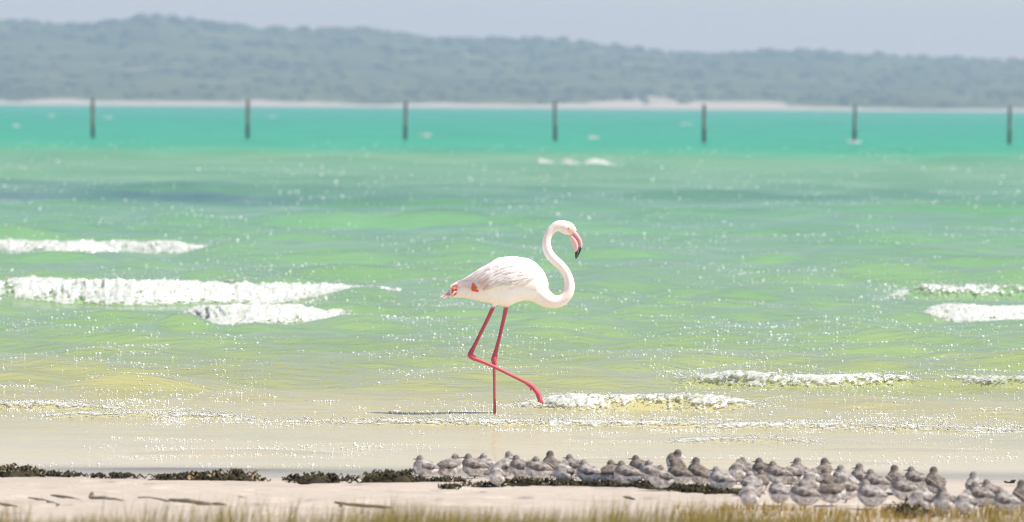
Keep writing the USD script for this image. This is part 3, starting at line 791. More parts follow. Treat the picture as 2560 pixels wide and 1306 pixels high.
V = np.array(tm.vertices)
# plumage and skin colours of the bird itself
x, y, z = V.T
u_, v_ = (x / PX + 1237 - 1080) * 4.838, (510 - z / PX) * 4.838
white = np.array([0.90, 0.83, 0.815]); neckc = np.array([0.88, 0.76, 0.715]); pink = np.array([0.80, 0.50, 0.46]); legc = np.array([0.52, 0.105, 0.125]); legj = np.array([0.56, 0.085, 0.13])
C = np.repeat(white[None], len(V), 0)
C = C + (neckc - C) * smoothstep(1230, 1420, u_)[:, None]
d_lore = np.hypot(u_ - 1668, (v_ - 215) * 0.8)
C = C + (np.array([0.85, 0.52, 0.40]) - C) * (0.85 * (1 - smoothstep(22, 60, d_lore)))[:, None] * (u_ > 1560)[:, None]
pinkish = 0.35 * meshkit.fbm(V * 14, 3, 4) * smoothstep(760, 480, u_) if False else 0.30 * meshkit.fbm(V * 14, 3, 4) * (1 - smoothstep(480, 760, u_))
C = C + (pink - C) * pinkish[:, None]
is_leg = (z < 0.727) & (x < (1325 - 1237) * PX) | (z < 0.6)
lt = smoothstep(0.735, 0.715, z) if False else 1 - smoothstep(0.712, 0.732, z)
lt = np.where(x < (1300 - 1237) * PX, lt, (z < 0.6) * 1.0)
C = C + (legc - C) * lt[:, None]
jd = np.minimum(np.hypot(x - legA[6, 0], z - legA[6, 2]), np.hypot(x - legB[6, 0], z - legB[6, 2]))
jd = np.minimum(jd, np.hypot(x - ft[0] - 0.02, z - ft[2] + 0.02) * 0.6)
C = C + (legj - C) * ((1 - smoothstep(0.015, 0.04, jd)) * (lt > 0.5))[:, None]
obj('body', tm, bird_mat, fl, smooth=True, col=C)

# beak: upper and lower mandible and the black tip, lofted along the bend
def beak_piece(left, right, w, col0, n=26, tipcol=None):
    a = np.array([zu(*p) for p in left]); b = np.array([zu(*p) for p in right])
    s = np.linspace(0, 1, n)
    def res(q):
        d = np.r_[0, np.cumsum(np.linalg.norm(np.diff(q, axis=0), axis=1))]; d /= d[-1]
        return np.stack([np.interp(s, d, q[:, 0]), np.interp(s, d, q[:, 1])], 1)
    a, b = res(a), res(b)
    wd = np.interp(s, np.linspace(0, 1, len(w)), w)
    th = np.arange(16) * 2 * np.pi / 16
    c = (a + b) / 2; h = (b - a) / 2
    r = np.stack([c[:, None, 0] + h[:, None, 0] * np.cos(th), wd[:, None] * np.sin(th), c[:, None, 1] + h[:, None, 1] * np.cos(th)], -1)
    return outward(*loft(r))


PKB, BLK = (0.78, 0.36, 0.37), (0.018, 0.016, 0.018)


def shade(v, base, border):
    """pink base, black end with the slanting border of a flamingo's bill"""
    u = (v[:, 0] / PX + 1237 - 1080) * 4.838; w = (510 - v[:, 2] / PX) * 4.838
    t = smoothstep(-8, 8, w - border(u))
    return np.array(base)[None] * (1 - t)[:, None] + np.array(BLK)[None] * t[:, None]


border = lambda u: np.interp(u, [1690, 1740, 1765, 1790, 1810], [490, 468, 400, 425, 436])
up_l = [(1672, 262), (1720, 300), (1755, 345), (1768, 395), (1770, 430), (1758, 480), (1735, 535), (1722, 562)]
up_r = [(1702, 205), (1752, 258), (1790, 320), (1806, 380), (1797, 430), (1782, 480), (1752, 535), (1727, 567)]
lo_l = [(1648, 312), (1680, 372), (1702, 430), (1714, 478), (1716, 520), (1720, 556)]
lo_r = [(1684, 264), (1728, 306), (1756, 352), (1766, 420), (1752, 484), (1728, 550)]
for nm, l, r, w in (('upper_mandible', up_l, up_r, [0.018, 0.017, 0.015, 0.011, 0.003]), ('lower_mandible', lo_l, lo_r, [0.017, 0.018, 0.017, 0.013, 0.003])):
    v, f = beak_piece(l, r, w, PKB)
    t2 = trimesh.Trimesh(v, f, process=True).subdivide().subdivide()
    obj(nm, t2, beak_mat, fl, smooth=True, col=shade(np.array(t2.vertices), PKB if nm[0] == 'u' else (0.80, 0.44, 0.43), border))
ex, ez = zu(1637, 196)
for s in (-1, 1):
    hwid = 0.029
    e = trimesh.creation.icosphere(2, 1.0); e.vertices = e.vertices * [0.0075, 0.0045, 0.0075] + [ex, s * hwid, ez]
    ep = obj('eye', e, eye_mat, fl, smooth=True)
    e = trimesh.creation.icosphere(2, 1.0); e.vertices = e.vertices * [0.003, 0.0022, 0.003] + [ex, s * (hwid + 0.0033), ez]
    obj('pupil', e, pupil_mat, ep, smooth=True)

# folded wings: a shell that hugs the flank, with rows of feathers over it
W_TOP = np.array([(300, 862), (380, 822), (480, 756), (580, 690), (680, 640), (740, 596), (800, 566), (900, 552), (1000, 550), (1100, 562), (1180, 585), (1240, 628), (1278, 680)])
W_BOT = np.array([(300, 900), (380, 905), (450, 945), (560, 965), (680, 965), (760, 925), (860, 915), (960, 905), (1060, 880), (1140, 850), (1200, 815), (1245, 775), (1278, 720)])


def body_y(xx, zz):
    h_ = np.interp(xx, xs, hw); c_ = np.interp(xx, xs, zc); k_ = np.interp(xx, xs, hh)
    t = np.clip((zz - c_) / k_, -0.985, 0.985)
    return h_ * np.sqrt(1 - t * t) ** 0.9


def wing_surface(a, b, lift=0.0):
    """a 0 (tail end) .. 1 (shoulder), b 0 (top edge) .. 1 (lower edge)"""
    u = 300 + a * (1278 - 300)
    v = np.interp(u, W_TOP[:, 0], W_TOP[:, 1]) * (1 - b) + np.interp(u, W_BOT[:, 0], W_BOT[:, 1]) * b
    xx = (1080 + u / 4.838 - 1237) * PX; zz = (510 - v / 4.838) * PX
    bulge = 0.020 * np.sin(np.pi * np.clip(b, 0, 1) * 0.93 + 0.12) ** 0.6 * np.clip(np.sin(np.pi * np.clip(0.06 + 0.90 * a, 0, 1)), 0, 1) ** 0.5
    return np.stack([xx, body_y(xx, zz) + bulge + lift, zz], -1)


na, nb = 60, 26
A, B = np.meshgrid(np.linspace(0, 1, na), np.linspace(0, 1, nb), indexing='ij')
for s in (-1, 1):
    o = wing_surface(A, B); i_ = o.copy(); i_[..., 1] -= 0.022
    nz = 0.004 * (meshkit.fbm(np.stack([A * 22 + B * 5, B * 7, A * 0], -1), 3, 12) - 0.5)
    o[..., 1] += nz
    v = np.vstack([o.reshape(-1, 3), i_.reshape(-1, 3)]) * [1, s, 1]
    f1 = grid_faces(na, nb); N = na * nb
    loop = np.r_[np.arange(nb), (np.arange(1, na)) * nb + nb - 1, (na - 1) * nb + np.arange(nb - 2, -1, -1), np.arange(na - 2, 0, -1) * nb]
    l2 = np.roll(loop, -1)
    f = np.vstack([f1, f1[:, ::-1] + N, np.stack([loop, l2, l2 + N], -1)[:, ::-1], np.stack([loop, l2 + N, loop + N], -1)[:, ::-1]])
    v, f = outward(v, f)
    wt = trimesh.Trimesh(v, f, process=False)
    uu = (v[:, 0] / PX + 157) * 4.838
    wc = white[None] + (pink - white)[None] * (0.35 * meshkit.fbm(v * 16, 3, 6) * (1 - smoothstep(420, 760, uu)))[:, None]
    wing = obj('wing', wt, bird_mat, fl, smooth=True, col=wc)
    g = np.random.default_rng(60 + s)
    feathers = []
    for row in range(7):
        for c in range(11):
            a0 = 0.96 - c * 0.085 - g.uniform(0, 0.03); b0 = 0.05 + row * 0.125 + g.uniform(-0.03, 0.03)
            if a0 < 0.10:
                continue
            feathers.append((a0, b0, g.uniform(0.10, 0.15), 0.055 + g.uniform(-0.04, 0.10), g.uniform(0.009, 0.014), None))
    for rw in range(7):
        for cc_ in range(rw // 2 + 1):
            b0 = 0.58 + rw * 0.055
            a0 = 0.205 + rw * 0.003 + (cc_ - (rw // 2) / 2) * 0.020
            feathers.append((a0, b0, 0.026, 0.10, 0.011, (0.84, 0.15 + 0.03 * (cc_ % 2), 0.07)))
    for a0, b0 in ((0.36, 0.55), (0.33, 0.40), (0.38, 0.72)):
        feathers.append((a0, b0, 0.07, 0.22, 0.012, (0.80, 0.52, 0.50)))
    for a0, b0, la, lb, wd, colr in feathers:
        m = 7
        ss = np.linspace(0, 1, m)
        aa, bb = a0 - la * ss, np.clip(b0 + lb * ss, 0, 1.02)
        lift = 0.003 + 0.004 * ss ** 2 + (0.003 if colr else 0) + g.uniform(0, 0.002)
        cen = wing_surface(np.clip(aa, 0, 1), bb, lift)
        tdir = np.gradient(cen, axis=0); tdir /= np.linalg.norm(tdir, axis=1, keepdims=True)
        side = np.cross(tdir, [0, 1.0, 0]); side /= np.linalg.norm(side, axis=1, keepdims=True) + 1e-9
        prof = wd * np.sin(np.pi * np.clip(0.12 + 0.86 * ss, 0, 1)) ** 0.6
        e1 = cen + side * prof[:, None] - np.array([0, 0.0022, 0]); e2 = cen - side * prof[:, None] - np.array([0, 0.0022, 0])
        vv = np.stack([e1, cen, e2], 1).reshape(-1, 3) * [1, s, 1]
        base = np.array(colr) if colr else white * g.uniform(0.95, 1.0) + (pink - white) * (0.25 * g.uniform() * (1 - smoothstep(0.3, 0.55, a0)))
        cc = np.repeat(np.clip(base, 0, 0.88)[None], len(vv), 0)
        obj('feather', (vv, grid_faces(m, 3)), feather_mat, wing, smooth=True, col=cc, **({'label': 'coral red feather'} if colr and colr[1] < 0.2 else {}))

# tail: curled coral tuft and pale pink trailing plumes
g = np.random.default_rng(9)
tailf = []
for k in range(12):
    tailf.append(((330 - g.uniform(0, 40), 862 + k * 10), (250 + g.uniform(-22, 12), 985 - g.uniform(0, 75) + k * 3), (300, 900), 0.016, (0.88, 0.22, 0.13) if k % 3 else (0.90, 0.55, 0.48), 'coral tail plume', g.uniform(-0.042, -0.022) if k % 4 else 0.02))
for k in range(8):
    tailf.append(((300 - g.uniform(0, 30), 930 + k * 12), (78 + g.uniform(0, 60), 1062 - g.uniform(0, 22) - abs(k - 4) * 2), None, 0.010, (0.93, 0.58, 0.52) if k % 2 else (0.93, 0.80, 0.77), 'pale pink trailing plume', g.uniform(-0.034, 0.0)))
for k in range(8):
    tailf.append(((480 - k * 14, 830 + k * 20), (215 - g.uniform(-30, 30), 900 + k * 19), None, 0.014, tuple(white), 'white tail feather', -0.02 + g.uniform(-0.006, 0.006)))
for (p0, p1, _, wd, colr, lab, yy) in tailf:
    m = 9
    ss = np.linspace(0, 1, m)
    a = np.array(zu(*p0)); b = np.array(zu(*p1))
    cen = a[None] + (b - a)[None] * ss[:, None]
    cen = np.stack([cen[:, 0], np.full(m, yy) * (0.4 + ss), cen[:, 1] + 0.012 * np.sin(np.pi * ss)], 1)
    prof = wd * np.sin(np.pi * np.clip(0.15 + 0.83 * ss, 0, 1)) ** 0.6
    tdir = np.gradient(cen, axis=0); tdir /= np.linalg.norm(tdir, axis=1, keepdims=True)
    side = np.cross(tdir, [0, 1.0, 0]); side[:, 1] += 0.9 * np.sign(side[:, 2]); side /= np.linalg.norm(side, axis=1, keepdims=True)
    sg = -1 if yy <= 0 else 1
    e1 = cen + side * prof[:, None]; e2 = cen - side * prof[:, None]; cm = cen + np.array([0, sg * 0.004, 0])
    vv = np.stack([e1, cm, e2], 1).reshape(-1, 3)
    obj('tail_feather', (vv, grid_faces(m, 3)), tail_mat, fl, smooth=True, col=np.repeat(np.array(colr)[None], len(vv), 0), label=lab)


# ------------------------------------------------------------------ the flock of small waders
BACK = [np.array(c) for c in ((0.45, 0.405, 0.37), (0.34, 0.295, 0.26), (0.23, 0.19, 0.155))]
BELLY = np.array([0.86, 0.81, 0.73])


def wader(pose, tone, seed):
    """a class prim's parts for one pose; faces +x, feet at z = 0"""
    name = f'/World/Looks/wader_{pose}_{tone}'
    g = np.random.default_rng(seed)
    back = BACK[tone]
    tilt = {'rest': 0.10, 'tucked': 0.12, 'alert': 0.30, 'steep': 0.75, 'preen': 0.05}[pose]
    ct, st = math.cos(tilt), math.sin(tilt)
    bz = 0.062

    def tr(x, y, z):
        return (x * ct - z * st, y, bz + x * st + z * ct)
    nodes = [(-0.080, 0, 0.004, 0.007), (-0.060, 0, 0.004, 0.023), (-0.028, 0, 0.000, 0.040), (0.008, 0, -0.001, 0.0465), (0.036, 0, 0.004, 0.039)]
    torso = chain([(*tr(a, b, c), r) for a, b, c, r in nodes], 18)
    hx, hz_, bill = {'rest': (0.038, 0.043, 10), 'tucked': (0.014, 0.043, None), 'alert': (0.040, 0.049, 0), 'steep': (0.038, 0.048, -5), 'preen': (0.060, 0.012, -60)}[pose]
    h = np.array(tr(hx, 0.006 if pose == 'tucked' else 0, hz_))
    b0 = tr(0.030, 0, 0.016)
    neck = chain([(*b0, 0.030), (*(np.array(b0) * 0.45 + h * 0.55), 0.0235), (*h, 0.0220)], 16)
    tm = smooth_mesh(torso + neck, 0.008, 8)
    V = np.array(tm.vertices)
    lx, lz = V[:, 0], V[:, 2]
    local_x = lx * ct + (lz - bz) * st; local_z = -lx * st + (lz - bz) * ct
    n = meshkit.fbm(V * 60, 2, seed)
    up = smoothstep(-0.006, 0.010, local_z + 0.012 * (n - 0.5) - 0.05 * np.clip(local_x - 0.01, 0, 1))
    C = BELLY + (back - BELLY) * up[:, None]
    dh = np.linalg.norm(V - h, axis=1)
    crown = (1 - smoothstep(0.014, 0.026, dh)) * smoothstep(-0.004, 0.006, V[:, 2] - h[2])
    C = C + (back * 0.42 - C) * crown[:, None]
    face = (1 - smoothstep(0.018, 0.03, dh)) * (1 - smoothstep(-0.012, 0.002, V[:, 2] - h[2]))
    C = C + (BELLY * 0.85 - C) * (0.7 * face)[:, None]
    col_stripe = (1 - smoothstep(0.017, 0.026, dh)) * np.exp(-((V[:, 2] - h[2] + 0.001) / 0.004) ** 2)
    C = C + (back * 0.4 - C) * (0.7 * col_stripe)[:, None]
    UsdGeom.Xform.Define(stage, name).GetPrim().SetSpecifier(Sdf.SpecifierClass)
    obj('body', tm, wader_mat, name, smooth=True, col=C)
    for s in (-1, 1):
        w = chain([(*tr(0.028, s * 0.034, 0.010), 0.014), (*tr(-0.006, s * 0.041, 0.012), 0.018), (*tr(-0.05, s * 0.024, 0.014), 0.013), (*tr(-0.086, s * 0.006, 0.010), 0.004)], 12)
        wt = smooth_mesh(w, 0.008, 5)
        wv = np.array(wt.vertices)
        wn = meshkit.noise(wv * [70, 70, 140], seed + 3)
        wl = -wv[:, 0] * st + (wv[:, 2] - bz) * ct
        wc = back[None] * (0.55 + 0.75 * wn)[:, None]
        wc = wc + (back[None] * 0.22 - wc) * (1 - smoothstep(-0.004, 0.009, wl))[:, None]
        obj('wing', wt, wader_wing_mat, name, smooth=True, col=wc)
        lg = np.array([(-0.002, s * 0.012, 0.035), (-0.007, s * 0.012, 0.022), (0.0, s * 0.012, 0.004)])
        lv = [outward(*tube(lg, [0.0028, 0.0022, 0.0020], 6))]
        for tx, ty in ((0.016, 0.0), (0.012, 0.010), (0.012, -0.010)):
            lv.append(outward(*tube(np.array([(0.0, s * 0.012, 0.003), (tx, s * 0.012 + ty, 0.0016)]), [0.0018, 0.0012], 5)))
        obj('leg', trimesh.util.concatenate([trimesh.Trimesh(*q, process=False) for q in lv]), horn_mat, name, smooth=60)
    if bill is None:
        d = np.array([-0.75, 0.35, -0.55])
    else:
        d = np.array([math.cos(math.radians(bill) - 0.15), 0, math.sin(math.radians(bill) - 0.15)])
    d = d / np.linalg.norm(d)
    obj('beak', outward(*tube(np.array([h + d * 0.015, h + d * 0.032, h + d * 0.046]), [0.0045, 0.0026, 0.0012], 7)), horn_mat, name, smooth=60)
    side = np.cross(d, [0, 0, 1.0]); side /= np.linalg.norm(side)
    for s in (-1, 1):
        e = trimesh.creation.icosphere(1, 0.0030); e.apply_translation(h + side * s * 0.0182 + d * 0.007 + np.array([0, 0, 0.004]))
        obj('eye', e, pupil_mat, name, smooth=True)
    return name


L, R_, A_, T_ = 180, 0, 90, -90
FLOCK = [  # x of the middle, y of the feet (photo pixels), size, heading, pose, tone, label
    (1063, 1194, 1.00, 205, 'rest', 0, 'pale grey wader at the left end of the flock, chest to the camera'),
    (1123, 1193, 1.16, 12, 'rest', 1, 'broad grey wader second from the left end, side on, facing right'),
    (1185, 1192, 1.10, 172, 'rest', 1, 'grey wader facing left, right behind the tiny pale ball-shaped wader'),
    (1214, 1187, 1.00, 150, 'tucked', 0, 'hunched pale wader in the back rank, left of the raised white head'),
    (1243, 1212, 0.62, 255, 'tucked', 0, 'tiny cream coloured ball-shaped wader low at the front left of the flock'),
    (1262, 1192, 1.12, 20, 'alert', 0, 'wader with raised head and white nape standing highest in the left part'),
    (1304, 1194, 0.98, 160, 'rest', 1, 'grey wader just right of the one with the raised head, facing left'),
    (1344, 1198, 1.10, 175, 'tucked', 1, 'side-on wader with pale back band and dark wing, left of the round sleeper'),
    (1380, 1190, 1.06, 120, 'alert', 2, 'dark headed wader peering over the backs near the flamingo foot line'),
    (1411, 1207, 1.02, 235, 'tucked', 0, 'round pale sleeper in front on the weed strip, below the two dark heads'),
    (1436, 1192, 1.00, 150, 'rest', 1, 'brown headed wader half hidden behind the round pale sleeper'),
    (1473, 1208, 1.06, 158, 'rest', 0, 'grey wader with tail to the right beside an open gap of sand'),
    (1525, 1208, 1.10, 35, 'tucked', 2, 'dark backed wader right of the open gap, its head hidden behind a neighbour'),
    (1568, 1212, 1.14, 165, 'rest', 1, 'large grey wader with broad dark wing in front of the dark backed one'),
    (1603, 1194, 0.98, 170, 'rest', 2, 'small dark wader squeezed in behind two larger grey ones'),
    (1628, 1206, 1.04, 150, 'tucked', 0, 'pale wader with its bill tucked, left behind the big round sleeper'),
    (1652, 1222, 1.12, 215, 'tucked', 1, 'big round sleeper with dark underwing in the front rank, middle of the flock'),
    (1692, 1192, 1.30, 152, 'steep', 2, 'tall brown wader with pointed tail slanting down to the right'),
    (1698, 1212, 0.98, 150, 'rest', 2, 'low dark wader below the tall brown one'),
    (1748, 1210, 1.16, 140, 'alert', 2, 'brown wader standing alone with dark stripe of wing, right of the tall brown one'),
    (1804, 1228, 1.12, 150, 'rest', 0, 'lavender grey wader with tail to the right, standing on weed'),
    (1846, 1204, 1.04, 250, 'tucked', 1, 'round grey sleeper behind the lavender grey wader'),
    (1866, 1199, 0.94, 130, 'rest', 1, 'wader in the back rank showing only a grey cap above the crowd'),
    (1878, 1238, 1.06, 110, 'tucked', 0, 'grey wader seen from behind in the middle of a tight cluster'),
    (1898, 1234, 0.90, 70, 'rest', 2, 'narrow dark wader seen from behind, at the right of the tight cluster'),
    (1874, 1268, 0.96, 262, 'tucked', 0, 'round grey wader low in front of the tight cluster casting a shadow'),
    (1911, 1204, 1.14, 155, 'rest', 2, 'dark wader with black cap and pale cheek behind the single pale one'),
    (1946, 1212, 1.10, 158, 'rest', 1, 'side-on grey wader right of the black capped one'),
    (1981, 1212, 0.98, 225, 'preen', 1, 'brownish wader bending its head to preen its breast'),
    (2003, 1207, 0.98, 160, 'alert', 1, 'slim wader in the back rank just left of the tallest head on the right'),
    (2052, 1214, 1.28, 35, 'alert', 2, 'dark wader holding its head highest in the right part of the flock'),
    (2033, 1230, 1.08, 235, 'tucked', 0, 'whitish sleeper in front of the dark wader with the high head'),
    (1948, 1258, 1.04, 120, 'tucked', 0, 'pale rounded wader standing apart in front with bare sand at its left'),
    (2010, 1266, 1.16, 165, 'tucked', 1, 'front wader with dark left edge and its back rounded, right of the one apart'),
    (2066, 1230, 0.92, 100, 'rest', 2, 'narrow dark wader seen from behind below the highest head'),
    (2080, 1258, 1.00, 20, 'rest', 2, 'dark low wader in front with black underwing and white breast at right'),
    (2112, 1228, 1.02, 165, 'alert', 0, 'pale wader with grey stripe behind the eye, right of the highest head'),
    (2114, 1250, 0.98, 190, 'tucked', 1, 'brown grey sleeper below the pale striped one'),
    (2158, 1224, 1.04, 160, 'alert', 1, 'wader with upright brown nape left of a gap in the back rank'),
    (2190, 1234, 1.06, 150, 'rest', 1, 'wader with dark wing tip pointing right beside the gap'),
    (2178, 1268, 1.26, 150, 'rest', 0, 'large pale grey front wader with long tail slanting to the right'),
    (2238, 1228, 1.00, 100, 'alert', 2, 'slate dark wader upright left of the one on visible legs'),
    (2262, 1252, 1.02, 165, 'rest', 1, 'wader standing high on visible thin legs above a dark weed lump'),
    (2292, 1226, 1.04, 155, 'rest', 1, 'side-on brown wader behind the front pair, tail to the right'),
    (2306, 1280, 1.10, 225, 'tucked', 0, 'round front sleeper with dark flank beside the dark weed lump'),
    (2338, 1234, 1.06, 110, 'alert', 2, 'dark nape wader behind the biggest front sleeper'),
    (2360, 1284, 1.24, 250, 'rest', 1, 'biggest front sleeper with brown back, second from the dark weed lump'),
    (2416, 1288, 1.04, 235, 'tucked', 0, 'round pale wader half sunk in the golden grass at right'),
    (2438, 1246, 0.98, 110, 'alert', 0, 'wader with pale head at the upper left of the last pair'),
    (2452, 1268, 1.02, 150, 'rest', 1, 'brownish wader in the grass between the round pale one and the last pair'),
    (2482, 1262, 1.06, 160, 'rest', 1, 'wader facing left with tail down to the right, last but two on the right'),
    (2516, 1282, 0.86, 150, 'rest', 0, 'small grey wader nearly hidden in the grass near the right edge'),
    (2558, 1272, 1.10, 110, 'alert', 2, 'dark wader cut off by the right edge of the picture'),
]
protos = {}
for k, (px, py, size, head, pose, tone, label) in enumerate(FLOCK):
    if (pose, tone) not in protos:
        protos[pose, tone] = wader(pose, tone, 500 + len(protos))
    p = sand_point(px, py + 5)
    path = thing('wader', (p[0], p[1], p[2] - 0.008), head, (0.75 + 0.25 * size) * np.array([0.95, 1.0, 1.10]), label=label, cat='bird', group='flock of small waders resting on the beach')
    prim = stage.GetPrimAtPath(path)
    prim.GetReferences().AddInternalReference(protos[pose, tone])
    prim.SetInstanceable(True)


# ------------------------------------------------------------------ seaweed along the tide line
def ribbon(p, heading, length, width, g, rise=0.0):
    m = 8
    s = np.linspace(0, 1, m)
    hd = heading + np.cumsum(g.normal(0, 0.35, m))
    step = length / m
    c = np.stack([p[0] + np.cumsum(np.cos(hd)) * step, p[1] + np.cumsum(np.sin(hd)) * step, p[2] + rise * np.sin(np.pi * s) + 0.010 * np.sin(s * g.uniform(6, 16) + g.uniform(0, 6))], 1)
    nrm = np.stack([-np.sin(hd), np.cos(hd), g.normal(0, 0.6, m)], 1)
    w = width * np.sin(np.pi * np.clip(0.1 + 0.85 * s, 0, 1)) ** 0.5 * (1 + 0.3 * np.sin(s * 20))
    v = np.stack([c - nrm * w[:, None], c + [0, 0, 0.003] + np.array([0, 0, 1])[None] * (w * 0.4)[:, None], c + nrm * w[:, None]], 1).reshape(-1, 3)
    return v, grid_faces(m, 3)


def weed_heap(x0, x1, ytop, ybase, mats, label, seed, density=1.0, spread=0.35):
    """a heap of tangled fronds between two photo columns, as high as the photo shows it"""
    g = np.random.default_rng(seed)
    a, b = sand_point(x0, ybase[0]), sand_point(x1, ybase[1])
    c = (a + b) / 2
    t = thing('seaweed_heap', c, 0, label=label, cat='seaweed')
    L_ = np.linalg.norm(b - a)
    hmax = max((max(ybase) - ytop) / FPX * c[1] * (0.85 if density > 1.1 else 0.5), 0.012)
    prof = lambda q: np.clip(np.sin(np.pi * np.clip(q, 0, 1)) ** 0.6 * (0.45 + 0.9 * meshkit.noise(np.stack([q * 7, q * 0, q * 0 + seed], -1), 2)), 0.05, 1.2)
    # bed of the heap: a lumpy mat
    nu, nv = max(int(L_ / 0.025), 12), 9
    U, W = np.meshgrid(np.linspace(0, 1, nu), np.linspace(-1, 1, nv), indexing='ij')
    P = a[None, None] * (1 - U[..., None]) + b[None, None] * U[..., None]
    hgt = hmax * 0.75 * prof(U) * (1 - W ** 2) ** 0.7 * (0.7 + 0.6 * meshkit.noise(np.stack([U * L_ * 30, W * 3, U * 0], -1), seed))
    ex_ = spread * 0.5 * np.clip(prof(U), 0.3, 1)
    wav = 0.06 * (meshkit.noise(np.stack([U * L_ * 6, U * 0, U * 0], -1), seed + 4) - 0.5)
    vx = np.stack([P[..., 0], P[..., 1] + W * ex_ + wav, P[..., 2] + hgt - 0.006], -1) - c
    obj('weed_mat', (vx.reshape(-1, 3), grid_faces(nu, nv)), weed_mats[mats[0]], t, smooth=True)
    for k, mi in enumerate(mats):
        vs, fs, off = [], [], 0
        n = int(L_ * (120 if mi == 0 else 28) * density) + 5
        for _ in range(n):
            q = g.uniform(0.03, 0.97); w = g.normal(0, 0.45)
            p = a * (1 - q) + b * q
            hz_ = hmax * 0.85 * float(prof(np.array([q]))[0]) * max(0.0, 1 - w * w)
            p = np.array([p[0], p[1] + w * spread * 0.5, p[2] + hz_ * g.uniform(0.3, 1.05) + 0.004]) - c
            v, f = ribbon(p, g.choice([0, math.pi]) + g.normal(0, 0.7), g.uniform(0.03, 0.11), g.uniform(0.004, 0.010), g, rise=hmax * g.uniform(0, 0.22))
            vs.append(v); fs.append(f + off); off += len(v)
        obj('fronds', (np.vstack(vs), np.vstack(fs)), weed_mats[mi], t, smooth=True)
    return t


weed_heap(-60, 130, 1164, (1192, 1190), [0, 1, 2], 'olive and yellowish seaweed heap at the left edge of the beach', 1, 1.3)
weed_heap(110, 208, 1178, (1191, 1192), [0], 'flat dark tail of weed just right of the heap at the left edge', 2)
weed_heap(236, 350, 1184, (1193, 1194), [0], 'thin dark line of weed between the two left heaps', 3)
weed_heap(370, 500, 1182, (1197, 1199), [0], 'low dark weed bank leading up to the bushy left heap', 4)
weed_heap(455, 645, 1172, (1199, 1203), [0, 1, 2], 'bushy dark green and tan weed heap left of the isolated flat one', 5, 1.3)
weed_heap(712, 872, 1182, (1202, 1203), [0, 1], 'isolated flat dark weed heap with spiky top', 6, 1.2)
weed_heap(900, 1048, 1168, (1206, 1206), [0, 1], 'tallest dark olive weed mound just left of the birds', 7, 1.4)
weed_heap(1030, 1180, 1186, (1206, 1206), [0], 'dark weed strip under the first three birds', 8)
weed_heap(1165, 1262, 1204, (1215, 1216), [0], 'thin curved weed line beside the tiny pale bird', 9, 0.8, 0.2)
weed_heap(1262, 1440, 1192, (1211, 1214), [0, 1], 'dark weed strip under the middle of the left birds', 10)
weed_heap(1420, 1580, 1196, (1214, 1214), [0, 1], 'dark weed strip by the sand gap in the flock', 11)
weed_heap(1560, 1700, 1200, (1218, 1224), [0], 'dark weed under the big round sleeper', 12)
weed_heap(1680, 1800, 1206, (1226, 1232), [0, 1], 'greenish weed below the lone brown wader', 13)
weed_heap(1770, 1880, 1214, (1234, 1238), [0, 1], 'black weed end of the strip under the lavender grey wader', 14)
weed_heap(2236, 2296, 1252, (1292, 1292), [0, 1], 'dark round weed lump in the golden grass at right', 15, 1.4)
weed_heap(1100, 1138, 1208, (1222, 1220), [0, 1], 'small forked scrap of weed on the sand below the second bird', 16, 0.5, 0.15)
g = np.random.default_rng(77)
for px, py, L_, label in ((572, 708, 0.20, 'thin dark strand of weed floating left of the flamingo'), (2527, 1209, 0.10, 'thin dark strip added as a small shadow on the shallows near the right edge')):  # a drifting weed strand, then a dark strip added as a small shadow
    p = sea_point(px, py)
    for _ in range(6):
        p = sea_point(px, py, float(sea_height(p[0], p[1])[0]) + 0.01)
    vs, fs, off = [], [], 0
    for k in range(1):
        v, f = ribbon(p + np.array([-L_ / 2, 0.0, 0.0]), 0.05, L_, 0.022, g)
        vs.append(v); fs.append(f + off); off += len(v)
    obj('weed_and_shadow_strip', (np.vstack(vs), np.vstack(fs)), weed_mats[0], smooth=True, label=label, cat='seaweed')

# driftwood pieces sunk in the sand
DRIFT = [([(226, 1247), (245, 1250), (275, 1253), (312, 1257)], 5.0, 'short thick driftwood wedge with a knob at its left end'),
         ([(345, 1246), (385, 1250), (425, 1256)], 3.0, 'thin pale driftwood stick left of the long half buried log'),
         ([(424, 1252), (450, 1257), (490, 1260), (528, 1262)], 5.0, 'long dark half buried driftwood log at lower left'),
         ([(532, 1261), (566, 1265)], 3.0, 'stub of driftwood at the right end of the long log'),
         ([(128, 1239), (165, 1245), (203, 1252)], 2.4, 'slender slanting stick left of the wedge with a knob'),
         ([(72, 1245), (110, 1252), (150, 1263)], 1.8, 'faint thin stick near the left edge of the sand'),
         ([(-20, 1258), (45, 1268)], 2.2, 'thin grey stick cut by the left edge of the picture'),
         ([(838, 1256), (870, 1263), (920, 1267), (978, 1270)], 2.8, 'flat driftwood strip on the sand below the isolated weed heap'),
         ([(572, 1241), (615, 1246)], 1.6, 'small sliver of wood on open sand above the long log'),
         ([(1558, 1243), (1588, 1249)], 2.2, 'small sliver of wood on the sand below the middle of the flock')]
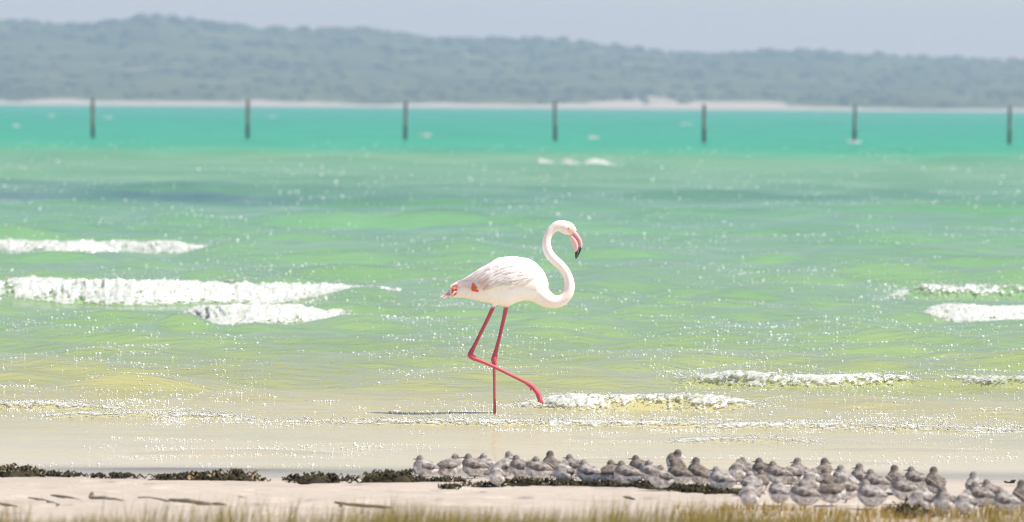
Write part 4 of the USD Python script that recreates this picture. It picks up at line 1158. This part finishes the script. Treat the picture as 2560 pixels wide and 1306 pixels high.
for k, (pix, rad, label) in enumerate(DRIFT):
    q = np.array([sand_point(px, py) for px, py in pix])
    c = q.mean(0)
    t = thing('driftwood', c, 0, label=label, cat='driftwood')
    n = 16
    s = np.linspace(0, 1, n); so = np.linspace(0, 1, len(q))
    pts = np.stack([np.interp(s, so, q[:, i]) for i in range(3)], 1) - c
    r = rad / FPX * c[1] * (0.25 + 0.9 * np.sin(np.pi * np.clip(0.06 + 0.88 * s, 0, 1)) ** 0.7) * (0.85 + 0.3 * meshkit.noise(np.stack([s * 6, s * 0, s * 0 + k], -1), 1)) * 1.5
    pts[:, 2] += r * 0.35
    v, f = tube(pts, r, 10)
    v += 0.12 * rad / FPX * c[1] * (meshkit.noise(v * 60, k)[:, None] - 0.5)
    obj('trunk', outward(v, f), drift_mat, t, smooth=50)
    if k == 0:
        kp = sand_point(226, 1246) - c
        obj('knob', outward(*tube(np.array([kp + [0, 0, 0.0], kp + [0.008, 0, 0.022], kp + [0.012, 0.0, 0.032]]), [0.012, 0.011, 0.005], 8)), drift_mat, t, smooth=50)

# ------------------------------------------------------------------ grass along the bottom
g = np.random.default_rng(21)


def blades(n, xr, yrange, hr, seed, thr, patch=(2.4, 1.6), golden=False):
    g = np.random.default_rng(seed)
    x = g.uniform(*xr, n); y = g.uniform(*yrange, n)
    d = meshkit.fbm(np.stack([x * patch[0], y * patch[1], x * 0], -1), 3, seed)
    ok = d + g.uniform(-0.08, 0.08, n) > thr
    x, y, d = x[ok], y[ok], d[ok]
    n = len(x)
    h = g.uniform(*hr, n) * (0.78 + 0.42 * np.clip((d - thr) / 0.35, 0, 1))
    hd = g.uniform(0, 2 * np.pi, n); lean = np.abs(g.normal(0.10, 0.14, n))
    w = g.uniform(0.0018, 0.0036, n)
    m = 4
    s = np.linspace(0, 1, m)
    cx = x[:, None] + (np.cos(hd) * lean * h)[:, None] * s ** 1.8 + 0.10 * h[:, None] * s ** 1.5
    cy = y[:, None] + (np.sin(hd) * lean * h)[:, None] * s ** 1.8
    cz = sand_z(x, y)[:, None] - 0.01 + h[:, None] * s
    f2 = g.uniform(0, np.pi, n)
    wx = np.cos(f2)[:, None] * w[:, None] * (1 - s) ** 0.7; wy = np.sin(f2)[:, None] * w[:, None] * (1 - s) ** 0.7
    v = np.stack([np.stack([cx - wx, cy - wy, cz], -1), np.stack([cx + wx, cy + wy, cz], -1)], 2)   # n, m, 2, 3
    base = (np.arange(n) * m * 2)[:, None, None]
    i = np.arange(m - 1)[None, :, None] * 2
    q = np.concatenate([np.stack([base + i, base + i + 1, base + i + 3], -1), np.stack([base + i, base + i + 3, base + i + 2], -1)], 1).reshape(-1, 3)
    pal = np.array([[0.27, 0.225, 0.04], [0.34, 0.25, 0.055], [0.21, 0.20, 0.03], [0.40, 0.28, 0.09]])
    if golden:
        pal = np.array([[0.36, 0.245, 0.05], [0.42, 0.28, 0.075], [0.25, 0.20, 0.035], [0.46, 0.31, 0.11]])
    c = pal[g.choice(4, n, p=[0.36, 0.28, 0.22, 0.14])] * g.uniform(0.8, 1.2, (n, 1))
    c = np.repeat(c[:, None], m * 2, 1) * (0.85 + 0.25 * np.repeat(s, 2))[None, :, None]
    return v.reshape(-1, 3), q, c.reshape(-1, 3)


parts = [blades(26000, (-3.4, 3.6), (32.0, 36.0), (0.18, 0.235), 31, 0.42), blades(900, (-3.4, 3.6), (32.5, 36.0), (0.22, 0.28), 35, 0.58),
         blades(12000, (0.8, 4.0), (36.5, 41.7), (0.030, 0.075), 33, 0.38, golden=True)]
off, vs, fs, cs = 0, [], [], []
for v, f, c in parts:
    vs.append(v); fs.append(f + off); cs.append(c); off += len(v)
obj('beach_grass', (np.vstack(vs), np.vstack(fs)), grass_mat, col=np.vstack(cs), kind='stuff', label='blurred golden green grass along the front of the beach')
